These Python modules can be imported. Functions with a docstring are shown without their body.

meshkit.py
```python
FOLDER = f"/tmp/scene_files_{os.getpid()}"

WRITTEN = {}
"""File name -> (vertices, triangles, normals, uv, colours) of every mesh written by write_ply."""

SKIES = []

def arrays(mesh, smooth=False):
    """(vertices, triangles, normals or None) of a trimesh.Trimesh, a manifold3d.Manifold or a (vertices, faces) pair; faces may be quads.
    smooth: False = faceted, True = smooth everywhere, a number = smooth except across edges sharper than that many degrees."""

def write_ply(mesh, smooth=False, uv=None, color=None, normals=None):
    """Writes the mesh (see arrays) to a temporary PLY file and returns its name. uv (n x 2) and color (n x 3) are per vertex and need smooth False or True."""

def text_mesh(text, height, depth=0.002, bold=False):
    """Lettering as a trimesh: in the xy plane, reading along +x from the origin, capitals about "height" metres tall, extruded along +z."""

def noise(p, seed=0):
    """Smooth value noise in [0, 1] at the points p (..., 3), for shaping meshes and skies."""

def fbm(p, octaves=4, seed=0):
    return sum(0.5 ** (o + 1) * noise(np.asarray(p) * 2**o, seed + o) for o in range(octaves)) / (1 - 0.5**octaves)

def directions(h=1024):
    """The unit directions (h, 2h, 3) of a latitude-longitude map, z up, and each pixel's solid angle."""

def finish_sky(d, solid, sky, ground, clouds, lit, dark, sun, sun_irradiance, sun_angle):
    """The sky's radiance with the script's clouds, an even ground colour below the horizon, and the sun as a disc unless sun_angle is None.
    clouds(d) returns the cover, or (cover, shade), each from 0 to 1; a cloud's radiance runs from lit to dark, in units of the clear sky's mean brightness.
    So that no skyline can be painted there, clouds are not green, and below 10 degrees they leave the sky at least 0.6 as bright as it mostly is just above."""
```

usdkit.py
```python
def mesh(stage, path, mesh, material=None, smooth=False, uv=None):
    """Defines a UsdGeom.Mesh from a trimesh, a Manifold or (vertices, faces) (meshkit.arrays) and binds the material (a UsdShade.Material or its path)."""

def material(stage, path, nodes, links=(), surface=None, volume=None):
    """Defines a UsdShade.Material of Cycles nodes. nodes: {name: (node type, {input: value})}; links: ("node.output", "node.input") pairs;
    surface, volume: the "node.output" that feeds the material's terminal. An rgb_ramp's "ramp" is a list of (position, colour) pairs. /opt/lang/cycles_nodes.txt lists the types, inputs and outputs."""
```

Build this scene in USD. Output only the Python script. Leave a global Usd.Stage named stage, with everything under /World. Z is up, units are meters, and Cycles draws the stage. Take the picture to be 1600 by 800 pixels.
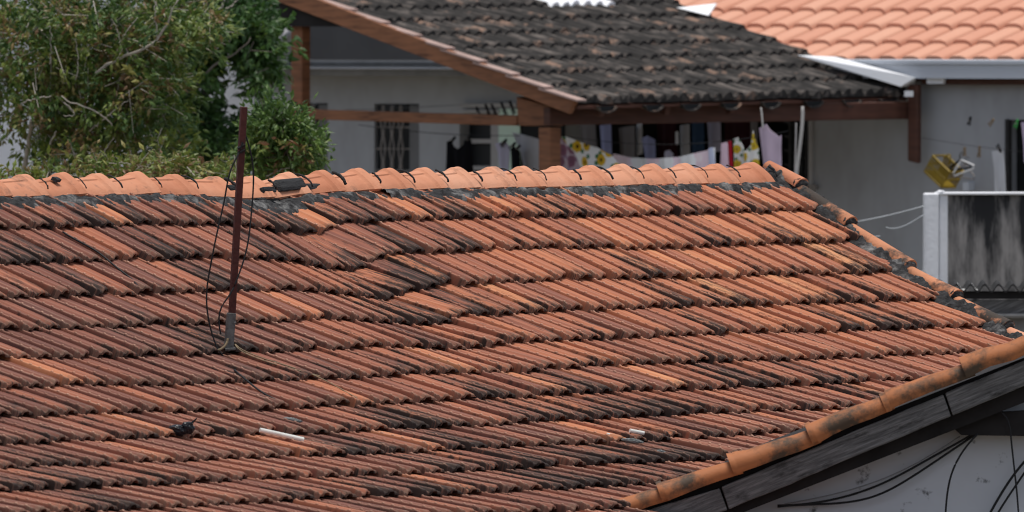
import math, random
import numpy as np
import trimesh
from shapely.geometry import Polygon
import usdkit, meshkit
from pxr import Usd, UsdGeom, UsdLux, UsdShade, Sdf, Gf, Vt

stage = Usd.Stage.CreateInMemory()
UsdGeom.SetStageUpAxis(stage, UsdGeom.Tokens.z)
UsdGeom.SetStageMetersPerUnit(stage, 1.0)
UsdGeom.Xform.Define(stage, '/World')
UsdGeom.Scope.Define(stage, '/World/Looks')
T = Sdf.ValueTypeNames

# ------------------------------------------------------------------ camera, sky, sun, exposure
FP = 27000.0            # focal length in units of a 1600-wide picture
HY = 20.0               # row of the horizon in that picture
ZC = 6.9                # height of the camera
cam = UsdGeom.Camera.Define(stage, '/World/camera')
cam.CreateHorizontalApertureAttr(36.0)
cam.CreateVerticalApertureAttr(18.0)
cam.CreateFocalLengthAttr(36.0 * FP / 1600.0)
cam.CreateFStopAttr(8.0)
cam.CreateFocusDistanceAttr(89.0)
cam.CreateClippingRangeAttr(Gf.Vec2f(1.0, 5000.0))
cam.CreateExposureAttr(1.15)
pitch = math.degrees(math.atan((400 - HY) / FP))
cam.AddTranslateOp().Set(Gf.Vec3d(0, 0, ZC))
cam.AddRotateXOp().Set(90.0 - pitch)

SUN_DIR = np.array([0.03, -0.06, 0.98]); SUN_DIR /= np.linalg.norm(SUN_DIR)
sun_el = math.asin(SUN_DIR[2]); sun_rot = math.atan2(SUN_DIR[0], SUN_DIR[1])
usdkit.material(stage, '/World/Looks/sky_overcast', {
    'tc': ('texture_coordinate', {}),
    'sky': ('sky_texture', {'sky_type': 'single_scattering', 'sun_disc': False, 'sun_elevation': sun_el, 'sun_rotation': sun_rot}),
    'n': ('noise_texture', {'scale': 2.2, 'detail': 5.0, 'roughness': 0.55}),
    'r': ('rgb_ramp', {'ramp': [(0.25, (0.45,) * 3), (0.75, (0.95,) * 3)]}),
    'm': ('mix_color', {'b': (4.3, 4.55, 5.1)}),
    'bg': ('background_shader', {'strength': 0.055})},
    [('tc.generated', 'n.vector'), ('n.fac', 'r.fac'), ('r.color', 'm.fac'), ('sky.color', 'm.a'), ('m.result', 'bg.color')], surface='bg.background')
sky = UsdLux.DomeLight.Define(stage, '/World/sky')
UsdShade.MaterialBindingAPI.Apply(sky.GetPrim()).Bind(UsdShade.Material.Get(stage, '/World/Looks/sky_overcast'))
sky.GetPrim().SetCustomDataByKey('kind', 'structure')
sun = UsdLux.DistantLight.Define(stage, '/World/sun')
sun.CreateIntensityAttr(0.40); sun.CreateAngleAttr(24.0); sun.CreateNormalizeAttr(True)
sun.CreateColorAttr(Gf.Vec3f(1.0, 0.95, 0.88))
zaxis = SUN_DIR; xaxis = np.cross([0, 0, 1.0], zaxis); xaxis /= np.linalg.norm(xaxis); yaxis = np.cross(zaxis, xaxis)
sun.AddTransformOp().Set(Gf.Matrix4d(*xaxis, 0, *yaxis, 0, *zaxis, 0, 0, 0, 40, 1))

# ------------------------------------------------------------------ helpers
rng = np.random.default_rng(7)
Z = np.array([0, 0, 1.0])


def P(px, py, Y):
    """The point seen at (px, py) of the 1600-wide photograph, at depth Y."""
    return np.array([(px - 800.0) / FP * Y, Y, ZC - (py - HY) / FP * Y])


def proj(p):
    p = np.asarray(p, float)
    return np.stack([800 + p[..., 0] / p[..., 1] * FP, HY + (ZC - p[..., 2]) / p[..., 1] * FP], -1)


used = {}


def numbered(parent, name):
    k = used.get((parent, name), 0); used[(parent, name)] = k + 1
    return f'{parent}/{name}' if k == 0 else f'{parent}/{name}_{k:03d}'


class Thing:
    def __init__(self, name, label=None, cat=None, base=(0, 0, 0), group=None, kind=None):
        self.base = np.array(base, float)
        self.path = numbered('/World', name)
        x = UsdGeom.Xform.Define(stage, self.path)
        x.AddTranslateOp().Set(Gf.Vec3d(*map(float, self.base)))
        tag(x.GetPrim(), label, cat, group, kind)


def tag(prim, label=None, cat=None, group=None, kind=None):
    for k, v in (('label', label), ('category', cat), ('group', group), ('kind', kind)):
        if v:
            prim.SetCustomDataByKey(k, v)


def put(path, v, f, mat, n=None, primvars=None):
    m = UsdGeom.Mesh.Define(stage, path)
    m.CreatePointsAttr(Vt.Vec3fArray.FromNumpy(np.asarray(v, np.float32)))
    m.CreateFaceVertexCountsAttr(Vt.IntArray.FromNumpy(np.full(len(f), 3, np.int32)))
    m.CreateFaceVertexIndicesAttr(Vt.IntArray.FromNumpy(np.asarray(f, np.int32).ravel()))
    m.CreateSubdivisionSchemeAttr('none')
    if n is not None:
        m.CreateNormalsAttr(Vt.Vec3fArray.FromNumpy(np.asarray(n, np.float32)))
        m.SetNormalsInterpolation('vertex')
    for k, a in (primvars or {}).items():
        UsdGeom.PrimvarsAPI(m).CreatePrimvar(k, T.Vector3fArray, 'vertex').Set(Vt.Vec3fArray.FromNumpy(np.asarray(a, np.float32)))
    UsdShade.MaterialBindingAPI.Apply(m.GetPrim()).Bind(UsdShade.Material.Get(stage, '/World/Looks/' + mat))
    return m


def part(thing, name, mesh, mat, smooth=False, kind=None, label=None, primvars=None, normals=None):
    """One Mesh under a Thing (or under another part's path)."""
    parent, base = (thing.path, thing.base) if isinstance(thing, Thing) else thing
    path = numbered(parent, name)
    if normals is not None:
        v, f, n = np.array(mesh[0]), mesh[1], normals
    else:
        v, f, n = meshkit.arrays(mesh, smooth)
    put(path, v - base, f, mat, n, primvars)
    tag(stage.GetPrimAtPath(path), label, None, None, kind)
    return path, base


def solo(name, mesh, mat, label, cat, smooth=False, group=None, kind=None):
    """A thing that is one mesh."""
    v, f, n = meshkit.arrays(mesh, smooth)
    base = np.array([*(v.min(0)[:2] + v.max(0)[:2]) / 2, v[:, 2].min()])
    path = numbered('/World', name)
    m = put(path, v - base, f, mat, n)
    m.AddTranslateOp().Set(Gf.Vec3d(*map(float, base)))
    tag(m.GetPrim(), label, cat, group, kind)


def cat_(ms):
    return trimesh.util.concatenate(ms)


def hexa(a, b, c, d, off):
    """A solid from the quad a b c d swept by the vector off."""
    q = np.array([a, b, c, d], float)
    m = trimesh.Trimesh(np.vstack([q, q + np.asarray(off, float)]), [[0, 1, 2], [0, 2, 3], [6, 5, 4], [7, 6, 4], [0, 4, 5], [0, 5, 1], [1, 5, 6], [1, 6, 2], [2, 6, 7], [2, 7, 3], [3, 7, 4], [3, 4, 0]], process=False)
    m.fix_normals()
    return m


def bevelled(m, r=0.006):
    """Rounds a convex block a little: the hull of its corners pulled in along three ways."""
    c = m.vertices.mean(0); d = m.vertices - c
    ax = [m.vertices[1] - m.vertices[0], m.vertices[3] - m.vertices[0], m.vertices[4] - m.vertices[0]]
    ax = [a / np.linalg.norm(a) for a in ax]
    pts = []
    for p, q in zip(m.vertices, d):
        s = [np.sign(q @ a) for a in ax]
        for k in range(3):
            pts.append(p - sum(s[j] * ax[j] * r for j in range(3) if j != k))
    return trimesh.convex.convex_hull(np.array(pts))


def bar(p0, p1, w, h, up=Z, r=0.005):
    """A straight timber from p0 to p1, w wide and h high."""
    p0, p1 = np.asarray(p0, float), np.asarray(p1, float)
    t = p1 - p0; t /= np.linalg.norm(t)
    s = np.cross(t, up); s /= np.linalg.norm(s); u = np.cross(s, t)
    a = p0 - s * w / 2 - u * h / 2
    m = hexa(a, a + s * w, a + s * w + u * h, a + u * h, p1 - p0)
    return bevelled(m, r) if r else m


def tube(pts, rad, sides=6):
    p = np.asarray(pts, float)
    r = np.broadcast_to(np.asarray(rad, float), (len(p),))
    t = np.gradient(p, axis=0); t /= np.linalg.norm(t, axis=1, keepdims=True) + 1e-12
    a = np.cross(t, np.where(np.abs(t[:, 2:]) < 0.9, [0, 0, 1.0], [1.0, 0, 0])); a /= np.linalg.norm(a, axis=1, keepdims=True) + 1e-12
    b = np.cross(t, a); an = np.arange(sides) * 2 * np.pi / sides
    v = p[:, None] + r[:, None, None] * (np.cos(an)[None, :, None] * a[:, None] + np.sin(an)[None, :, None] * b[:, None])
    n = len(p); v = v.reshape(-1, 3); f = []
    for i in range(n - 1):
        for j in range(sides):
            k = (j + 1) % sides
            f += [[i * sides + j, i * sides + k, (i + 1) * sides + k], [i * sides + j, (i + 1) * sides + k, (i + 1) * sides + j]]
    for j in range(1, sides - 1):
        f += [[0, j + 1, j], [(n - 1) * sides, (n - 1) * sides + j, (n - 1) * sides + j + 1]]
    return trimesh.Trimesh(v, f, process=False)


def curve(pts, n=16):
    """A smooth line through the points."""
    from scipy.interpolate import CubicSpline, PchipInterpolator
    p = np.asarray(pts, float)
    s = np.concatenate([[0], np.cumsum(np.linalg.norm(np.diff(p, axis=0), axis=1))])
    return CubicSpline(s, p)(np.linspace(0, s[-1], n)) if len(p) > 2 else p[0] + (p[1] - p[0]) * np.linspace(0, 1, n)[:, None]


def grid(fn, us, vs):
    """A sheet of points fn(u, v) with two triangles per cell."""
    U, V = np.meshgrid(us, vs, indexing='ij')
    v = fn(U, V).reshape(-1, 3); a, b = len(us), len(vs)
    i, j = np.meshgrid(np.arange(a - 1), np.arange(b - 1), indexing='ij')
    q = np.stack([i * b + j, (i + 1) * b + j, (i + 1) * b + j + 1, i * b + j + 1], -1).reshape(-1, 4)
    return trimesh.Trimesh(v, np.vstack([q[:, [0, 1, 2]], q[:, [0, 2, 3]]]), process=False)


def loft(sections, cap0=False, cap1=False):
    """sections: k closed or open outlines of the same length, joined by quads (open)."""
    S = np.asarray(sections, float); k, m = S.shape[:2]
    i, j = np.meshgrid(np.arange(k - 1), np.arange(m - 1), indexing='ij')
    q = np.stack([i * m + j, i * m + j + 1, (i + 1) * m + j + 1, (i + 1) * m + j], -1).reshape(-1, 4)
    f = [np.vstack([q[:, [0, 1, 2]], q[:, [0, 2, 3]]])]
    return trimesh.Trimesh(S.reshape(-1, 3), np.vstack(f), process=False)


def shell(sections_out, sections_in):
    """A thick open trough or cap: outer and inner outlines joined at both ends and along the rims."""
    A, B = np.asarray(sections_out, float), np.asarray(sections_in, float)
    loop = np.concatenate([A, B[:, ::-1], A[:, :1]], 1)
    m = loft(loop); n = A.shape[1]; w = loop.shape[1]; f = []
    for s, flip in ((0, False), (len(A) - 1, True)):
        o = s * w
        for j in range(n - 1):
            a, b, c, d = o + j, o + j + 1, o + 2 * n - 2 - j, o + 2 * n - 1 - j
            f += [[a, c, b], [a, d, c]] if flip else [[a, b, c], [a, c, d]]
    return trimesh.Trimesh(m.vertices, np.vstack([m.faces, f]), process=False)


# ------------------------------------------------------------------ materials
def M(name, nodes, links, surface='p.BSDF', **k):
    usdkit.material(stage, '/World/Looks/' + name, nodes, links, surface=surface, **k)


def plain(name, col, rough=0.7, var=0.25, scale=6.0, bump=0.0, bscale=60.0, stretch=(1, 1, 1), dark=None, dark_at=(0.55, 0.75), dscale=3.0, metallic=0.0, dstretch=(1, 1, 1)):
    """A base colour with noise variation and, if given, stains of a second colour."""
    c = np.array(col)
    nodes = {'g': ('geometry', {}), 'mp': ('mapping', {'scale': stretch}), 'n': ('noise_texture', {'scale': scale, 'detail': 6.0, 'roughness': 0.6}),
             'r': ('rgb_ramp', {'ramp': [(0.25, tuple(c * (1 - var))), (0.75, tuple(np.minimum(c * (1 + var), 0.95)))]}),
             'p': ('principled_bsdf', {'roughness': rough, 'metallic': metallic, 'specular_ior_level': 0.3})}
    links = [('g.position', 'mp.vector'), ('mp.vector', 'n.vector'), ('n.fac', 'r.fac')]
    out = 'r.color'
    if dark is not None:
        nodes |= {'mq': ('mapping', {'scale': dstretch}), 'n2': ('noise_texture', {'scale': dscale, 'detail': 8.0, 'roughness': 0.65}),
                  'mr': ('map_range', {'from_min': dark_at[0], 'from_max': dark_at[1], 'clamp': True}), 'mx': ('mix_color', {'b': dark})}
        links += [('g.position', 'mq.vector'), ('mq.vector', 'n2.vector'), ('n2.fac', 'mr.value'), ('mr.result', 'mx.fac'), (out, 'mx.a')]
        out = 'mx.result'
    links.append((out, 'p.base_color'))
    if bump:
        nodes |= {'nb': ('noise_texture', {'scale': bscale, 'detail': 5.0}), 'b': ('bump', {'strength': bump, 'distance': 0.01})}
        links += [('mp.vector', 'nb.vector'), ('nb.fac', 'b.height'), ('b.normal', 'p.normal')]
    M(name, nodes, links)


# weathered French clay tile: tone, lichen and butt come from the tile itself, the streaks from noise along it
M('clay_tile', {
    'uv': ('attribute', {'attribute': 'tuv'}), 'we': ('attribute', {'attribute': 'wear'}),
    'sw': ('separate_xyz', {}),
    'm1': ('mapping', {'scale': (30.0, 2.2, 1.0)}), 'n1': ('noise_texture', {'scale': 1.0, 'detail': 5.0, 'roughness': 0.6}),
    'm2': ('mapping', {'scale': (42.0, 8.0, 1.0)}), 'n2': ('noise_texture', {'scale': 1.0, 'detail': 8.0, 'roughness': 0.74}),
    'm3': ('mapping', {'scale': (60.0, 45.0, 1.0)}), 'n3': ('noise_texture', {'scale': 1.0, 'detail': 4.0}),
    't1': ('math', {'math_type': 'multiply_add', 'value2': 0.80, 'value3': -0.40}),
    't2': ('math', {'math_type': 'add'}),
    'ramp': ('rgb_ramp', {'ramp': [(0.0, (0.100, 0.042, 0.034)), (0.3, (0.190, 0.070, 0.048)), (0.55, (0.315, 0.110, 0.062)), (0.8, (0.45, 0.165, 0.080)), (1.0, (0.55, 0.25, 0.12))]}),
    # lichen: black, in streaks along the tile, heavier towards the butt
    's1': ('math', {'math_type': 'multiply_add', 'value2': 0.50}),
    's2': ('math', {'math_type': 'multiply_add', 'value2': 0.055}),
    'sm': ('map_range', {'from_min': 0.78, 'from_max': 0.93, 'to_max': 0.95, 'clamp': True}),
    'mx': ('mix_color', {'b': (0.026, 0.019, 0.0165)}),
    # brown dirt on the butts
    'd1': ('math', {'math_type': 'multiply'}),
    'dm': ('map_range', {'from_min': 0.36, 'from_max': 0.66, 'to_max': 0.75, 'clamp': True}),
    'md': ('mix_color', {'b': (0.175, 0.112, 0.078)}),
    'bu': ('bump', {'strength': 0.35, 'distance': 0.004}),
    'ed': ('attribute', {'attribute': 'rub_highlight'}), 'se': ('separate_xyz', {}), 'me': ('mix_color', {'b': (0.58, 0.35, 0.25)}),
    'p': ('principled_bsdf', {'roughness': 0.82, 'specular_ior_level': 0.25})},
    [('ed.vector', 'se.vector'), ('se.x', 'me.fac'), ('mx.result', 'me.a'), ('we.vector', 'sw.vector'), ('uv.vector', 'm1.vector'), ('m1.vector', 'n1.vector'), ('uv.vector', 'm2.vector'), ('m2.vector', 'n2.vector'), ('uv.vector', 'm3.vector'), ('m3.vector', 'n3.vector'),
     ('n1.fac', 't1.value1'), ('t1.value', 't2.value1'), ('sw.x', 't2.value2'), ('t2.value', 'ramp.fac'),
     ('sw.y', 's1.value1'), ('n2.fac', 's1.value3'), ('sw.z', 's2.value1'), ('s1.value', 's2.value3'), ('s2.value', 'sm.value'),
     ('sw.z', 'd1.value1'), ('n3.fac', 'd1.value2'), ('d1.value', 'dm.value'), ('dm.result', 'md.fac'), ('ramp.color', 'md.a'),
     ('md.result', 'mx.a'), ('sm.result', 'mx.fac'), ('me.result', 'p.base_color'), ('n3.fac', 'bu.height'), ('bu.normal', 'p.normal')])
M('clean_clay', {'g': ('geometry', {}), 'oi': ('object_info', {}), 'n': ('noise_texture', {'scale': 6.0, 'detail': 6.0, 'roughness': 0.65}), 'n2': ('noise_texture', {'scale': 7.0, 'detail': 9.0, 'roughness': 0.72}), 'n3': ('noise_texture', {'scale': 90.0, 'detail': 4.0}),
                 'a': ('math', {'math_type': 'multiply_add', 'value2': 0.75}), 'o': ('math', {'math_type': 'multiply_add', 'value2': 0.55, 'value3': -0.15}),
                 'r': ('rgb_ramp', {'ramp': [(0.1, (0.40, 0.145, 0.075)), (0.5, (0.54, 0.235, 0.135)), (0.9, (0.60, 0.31, 0.20))]}),
                 'mr': ('map_range', {'from_min': 0.55, 'from_max': 0.70, 'to_max': 0.8, 'clamp': True}), 'mx': ('mix_color', {'b': (0.15, 0.095, 0.07)}), 'bu': ('bump', {'strength': 0.4, 'distance': 0.006}), 'p': ('principled_bsdf', {'roughness': 0.82, 'specular_ior_level': 0.25})},
  [('g.position', 'n.vector'), ('g.position', 'n2.vector'), ('g.position', 'n3.vector'), ('oi.random', 'o.value1'), ('n.fac', 'a.value1'), ('o.value', 'a.value3'), ('a.value', 'r.fac'), ('r.color', 'mx.a'), ('n2.fac', 'mr.value'), ('mr.result', 'mx.fac'), ('mx.result', 'p.base_color'), ('n3.fac', 'bu.height'), ('bu.normal', 'p.normal')])
plain('worn_clay', (0.47, 0.20, 0.105), 0.8, 0.25, 6.0, 0.3, 80.0, dark=(0.045, 0.035, 0.028), dark_at=(0.48, 0.58), dscale=5.0)
plain('verge_clay', (0.36, 0.128, 0.046), 0.65, 0.22, 3.0, 0.12, 70.0, dark=(0.065, 0.042, 0.026), dark_at=(0.46, 0.60), dscale=5.0)
plain('mortar', (0.028, 0.028, 0.029), 0.95, 0.8, 30.0, 1.0, 60.0, dark=(0.20, 0.197, 0.193), dark_at=(0.52, 0.68), dscale=9.0)
plain('tar', (0.020, 0.020, 0.021), 0.75, 0.4, 30.0, 0.8, 120.0, dark=(0.08, 0.078, 0.075), dark_at=(0.6, 0.75), dscale=25.0)
M('dark_tile', {
    'g': ('geometry', {}), 'oi': ('object_info', {}),
    'vr': ('vector_rotate', {'rotate_type': 'z_axis', 'angle': math.radians(42.0)}), 'mp': ('mapping', {'scale': (0.3, 1.6, 1.2)}),
    'n': ('noise_texture', {'scale': 13.0, 'detail': 6.0, 'roughness': 0.65}), 'n2': ('noise_texture', {'scale': 4.5, 'detail': 7.0, 'roughness': 0.7}),
    'r': ('rgb_ramp', {'ramp': [(0.3, (0.013, 0.012, 0.0115)), (0.52, (0.036, 0.033, 0.031)), (0.72, (0.17, 0.145, 0.13))]}),
    'a': ('math', {'math_type': 'multiply_add', 'value2': 0.12, 'value3': -0.05}), 'a2': ('math', {'math_type': 'add'}),
    'mr': ('map_range', {'from_min': 0.60, 'from_max': 0.70, 'clamp': True}), 'mx': ('mix_color', {'b': (0.24, 0.155, 0.115)}),
    'b': ('bump', {'strength': 0.5, 'distance': 0.006}), 'p': ('principled_bsdf', {'roughness': 0.9, 'specular_ior_level': 0.2})},
    [('g.position', 'vr.vector'), ('vr.vector', 'mp.vector'), ('mp.vector', 'n.vector'), ('g.position', 'n2.vector'), ('oi.random', 'a.value1'), ('a.value', 'a2.value1'), ('n2.fac', 'a2.value2'), ('n.fac', 'r.fac'), ('r.color', 'mx.a'), ('a2.value', 'mr.value'), ('mr.result', 'mx.fac'),
     ('mx.result', 'p.base_color'), ('n.fac', 'b.height'), ('b.normal', 'p.normal')])
M('new_tile', {
    'g': ('geometry', {}), 'oi': ('object_info', {}), 'n': ('noise_texture', {'scale': 3.0, 'detail': 4.0}),
    'r': ('rgb_ramp', {'ramp': [(0.0, (0.51, 0.225, 0.145)), (0.5, (0.58, 0.285, 0.19)), (1.0, (0.62, 0.34, 0.235))]}),
    'a': ('math', {'math_type': 'multiply_add', 'value2': 0.5, 'value3': 0.0}), 'a2': ('math', {'math_type': 'multiply_add', 'value2': 0.5}),
    'p': ('principled_bsdf', {'roughness': 0.7, 'specular_ior_level': 0.3})},
    [('g.position', 'n.vector'), ('oi.random', 'a.value1'), ('n.fac', 'a2.value1'), ('a.value', 'a2.value3'), ('a2.value', 'r.fac'), ('r.color', 'p.base_color')])
plain('tile_edge', (0.34, 0.24, 0.21), 0.85, 0.25, 8.0)
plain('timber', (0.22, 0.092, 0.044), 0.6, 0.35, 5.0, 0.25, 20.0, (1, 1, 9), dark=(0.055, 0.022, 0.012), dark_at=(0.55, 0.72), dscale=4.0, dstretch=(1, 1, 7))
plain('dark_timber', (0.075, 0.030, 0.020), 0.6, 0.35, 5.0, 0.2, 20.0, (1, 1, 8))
M('grey_timber', {'g': ('geometry', {}), 'vr': ('vector_rotate', {'rotate_type': 'y_axis', 'angle': math.radians(22.5)}), 'mp': ('mapping', {'scale': (1.0, 1.0, 16.0)}), 'mq': ('mapping', {'scale': (1.6, 1.0, 6.0)}),
                  'n': ('noise_texture', {'scale': 5.0, 'detail': 8.0, 'roughness': 0.7}), 'n2': ('noise_texture', {'scale': 3.0, 'detail': 6.0, 'roughness': 0.7}),
                  'r': ('rgb_ramp', {'ramp': [(0.28, (0.035, 0.034, 0.033)), (0.5, (0.12, 0.115, 0.113)), (0.75, (0.26, 0.25, 0.246))]}), 'mr': ('map_range', {'from_min': 0.54, 'from_max': 0.68, 'to_max': 0.9, 'clamp': True}), 'mx': ('mix_color', {'b': (0.025, 0.023, 0.022)}),
                  'b': ('bump', {'strength': 0.6, 'distance': 0.01}), 'p': ('principled_bsdf', {'roughness': 0.85, 'specular_ior_level': 0.25})},
  [('g.position', 'vr.vector'), ('vr.vector', 'mp.vector'), ('vr.vector', 'mq.vector'), ('mp.vector', 'n.vector'), ('mq.vector', 'n2.vector'), ('n.fac', 'r.fac'), ('r.color', 'mx.a'), ('n2.fac', 'mr.value'), ('mr.result', 'mx.fac'), ('mx.result', 'p.base_color'), ('n.fac', 'b.height'), ('b.normal', 'p.normal')])
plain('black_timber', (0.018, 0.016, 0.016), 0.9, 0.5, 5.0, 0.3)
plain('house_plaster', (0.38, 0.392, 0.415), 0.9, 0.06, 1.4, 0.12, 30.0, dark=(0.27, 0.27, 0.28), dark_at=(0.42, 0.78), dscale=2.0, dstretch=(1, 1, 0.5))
plain('white_plaster', (0.74, 0.75, 0.78), 0.9, 0.08, 2.4, 0.3, 30.0, dark=(0.46, 0.46, 0.47), dark_at=(0.5, 0.75), dscale=1.6, dstretch=(1, 1, 0.3))
plain('gable_plaster', (0.50, 0.515, 0.55), 0.9, 0.08, 1.5, 0.1, 30.0, dark=(0.11, 0.11, 0.112), dark_at=(0.57, 0.62), dscale=3.6)
plain('stained_concrete', (0.27, 0.255, 0.245), 0.95, 0.25, 3.0, 0.4, 40.0, (1, 1, 0.5), dark=(0.024, 0.024, 0.026), dark_at=(0.40, 0.55), dscale=2.6, dstretch=(2.0, 2.0, 0.40))
plain('ledge_concrete', (0.22, 0.215, 0.21), 0.95, 0.25, 5.0, 0.4, 40.0, dark=(0.09, 0.09, 0.09), dark_at=(0.55, 0.75), dscale=4.0)
plain('fibre_cement', (0.022, 0.021, 0.021), 0.9, 0.45, 9.0, 0.3)
plain('fibre_light', (0.55, 0.55, 0.54), 0.9, 0.2, 9.0)
plain('pale_roofing', (0.50, 0.50, 0.52), 0.9, 0.15, 5.0, dark=(0.22, 0.22, 0.23), dark_at=(0.55, 0.7), dscale=6.0)
plain('white_metal', (0.80, 0.81, 0.83), 0.4, 0.04, 2.0)
plain('grey_gutter', (0.50, 0.53, 0.58), 0.45, 0.05, 1.2, dark=(0.40, 0.43, 0.47), dark_at=(0.5, 0.8), dscale=1.0)
plain('old_gutter', (0.055, 0.062, 0.072), 0.6, 0.3, 8.0, dark=(0.35, 0.35, 0.34), dark_at=(0.68, 0.73), dscale=7.0)
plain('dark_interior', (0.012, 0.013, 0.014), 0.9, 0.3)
plain('dark_glass', (0.008, 0.009, 0.011), 0.5, 0.2)
plain('grille_iron', (0.24, 0.22, 0.21), 0.7, 0.3, 20.0)
plain('dark_grille', (0.025, 0.024, 0.024), 0.7, 0.3, 20.0)
plain('window_frame', (0.36, 0.35, 0.35), 0.6, 0.1)
plain('window_jamb', (0.15, 0.15, 0.155), 0.8, 0.1)
plain('overhang_shade_grey', (0.055, 0.055, 0.057), 0.9, 0.15, 3.0)  # grey darkened to carry the shade of the roof overhang
plain('green_panel', (0.55, 0.70, 0.60), 0.6, 0.08, 2.0)
plain('rust', (0.062, 0.016, 0.013), 0.75, 0.35, 25.0, 0.3)
plain('zinc', (0.10, 0.10, 0.098), 0.6, 0.4, 30.0, 0.3, dark=(0.03, 0.026, 0.024), dark_at=(0.55, 0.7), dscale=20.0)
plain('black_cable', (0.010, 0.010, 0.011), 0.6, 0.2)
plain('grey_cable', (0.20, 0.205, 0.21), 0.7, 0.1)
plain('white_line', (0.42, 0.45, 0.47), 0.7, 0.1)
plain('straw_cable', (0.22, 0.165, 0.10), 0.7, 0.3, 30.0)
plain('pvc', (0.66, 0.66, 0.62), 0.35, 0.08, 8.0, dark=(0.35, 0.34, 0.31), dark_at=(0.55, 0.8), dscale=10.0)
plain('black_plastic', (0.008, 0.008, 0.010), 0.25, 0.2)
plain('grey_rag', (0.17, 0.18, 0.18), 0.9, 0.4, 30.0)
plain('rope', (0.50, 0.48, 0.46), 0.9, 0.15, 40.0)
plain('yellow_plastic', (0.20, 0.135, 0.012), 0.45, 0.15, 5.0)
plain('white_plastic', (0.66, 0.66, 0.67), 0.4, 0.05)
plain('peg_wood', (0.20, 0.14, 0.08), 0.8, 0.2)
plain('peg_green', (0.04, 0.28, 0.06), 0.5, 0.1)
plain('bark', (0.115, 0.10, 0.085), 0.9, 0.4, 14.0, 0.6, 40.0)
plain('pale_twig', (0.36, 0.325, 0.28), 0.9, 0.35, 14.0)
plain('soil', (0.16, 0.13, 0.10), 0.95, 0.3, 0.8, 0.3, dark=(0.06, 0.08, 0.04), dark_at=(0.5, 0.6), dscale=0.4)
plain('old_wall', (0.45, 0.44, 0.42), 0.9, 0.1, 1.0)


def fabric(name, col, var=0.08):
    c = np.array(col)
    M(name, {'g': ('geometry', {}), 'n': ('noise_texture', {'scale': 7.0, 'detail': 4.0}), 'r': ('rgb_ramp', {'ramp': [(0.2, tuple(c * (1 - var))), (0.8, tuple(np.minimum(c * (1 + var), 0.9)))]}),
             'p': ('principled_bsdf', {'roughness': 0.95, 'specular_ior_level': 0.1}), 't': ('translucent_bsdf', {}), 'mx': ('mix_closure', {'fac': 0.25})},
      [('g.position', 'n.vector'), ('n.fac', 'r.fac'), ('r.color', 'p.base_color'), ('r.color', 't.color'), ('p.BSDF', 'mx.closure1'), ('t.BSDF', 'mx.closure2')], surface='mx.closure')


for nm, c in (('cloth_black', (0.010, 0.010, 0.013)), ('cloth_lavender', (0.52, 0.51, 0.64)), ('cloth_white', (0.62, 0.63, 0.66)), ('cloth_grey', (0.58, 0.59, 0.63)), ('cloth_pink', (0.72, 0.56, 0.64)),
              ('cloth_mauve', (0.56, 0.46, 0.56)), ('cloth_red', (0.35, 0.015, 0.03)), ('cloth_maroon', (0.028, 0.008, 0.011)), ('cloth_navy', (0.03, 0.055, 0.10)), ('cloth_blue', (0.27, 0.29, 0.46)), ('cloth_lilac', (0.62, 0.52, 0.66)),
              ('cloth_brown', (0.17, 0.16, 0.165)), ('cloth_bluewhite', (0.56, 0.60, 0.75))):
    fabric(nm, c)


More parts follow.
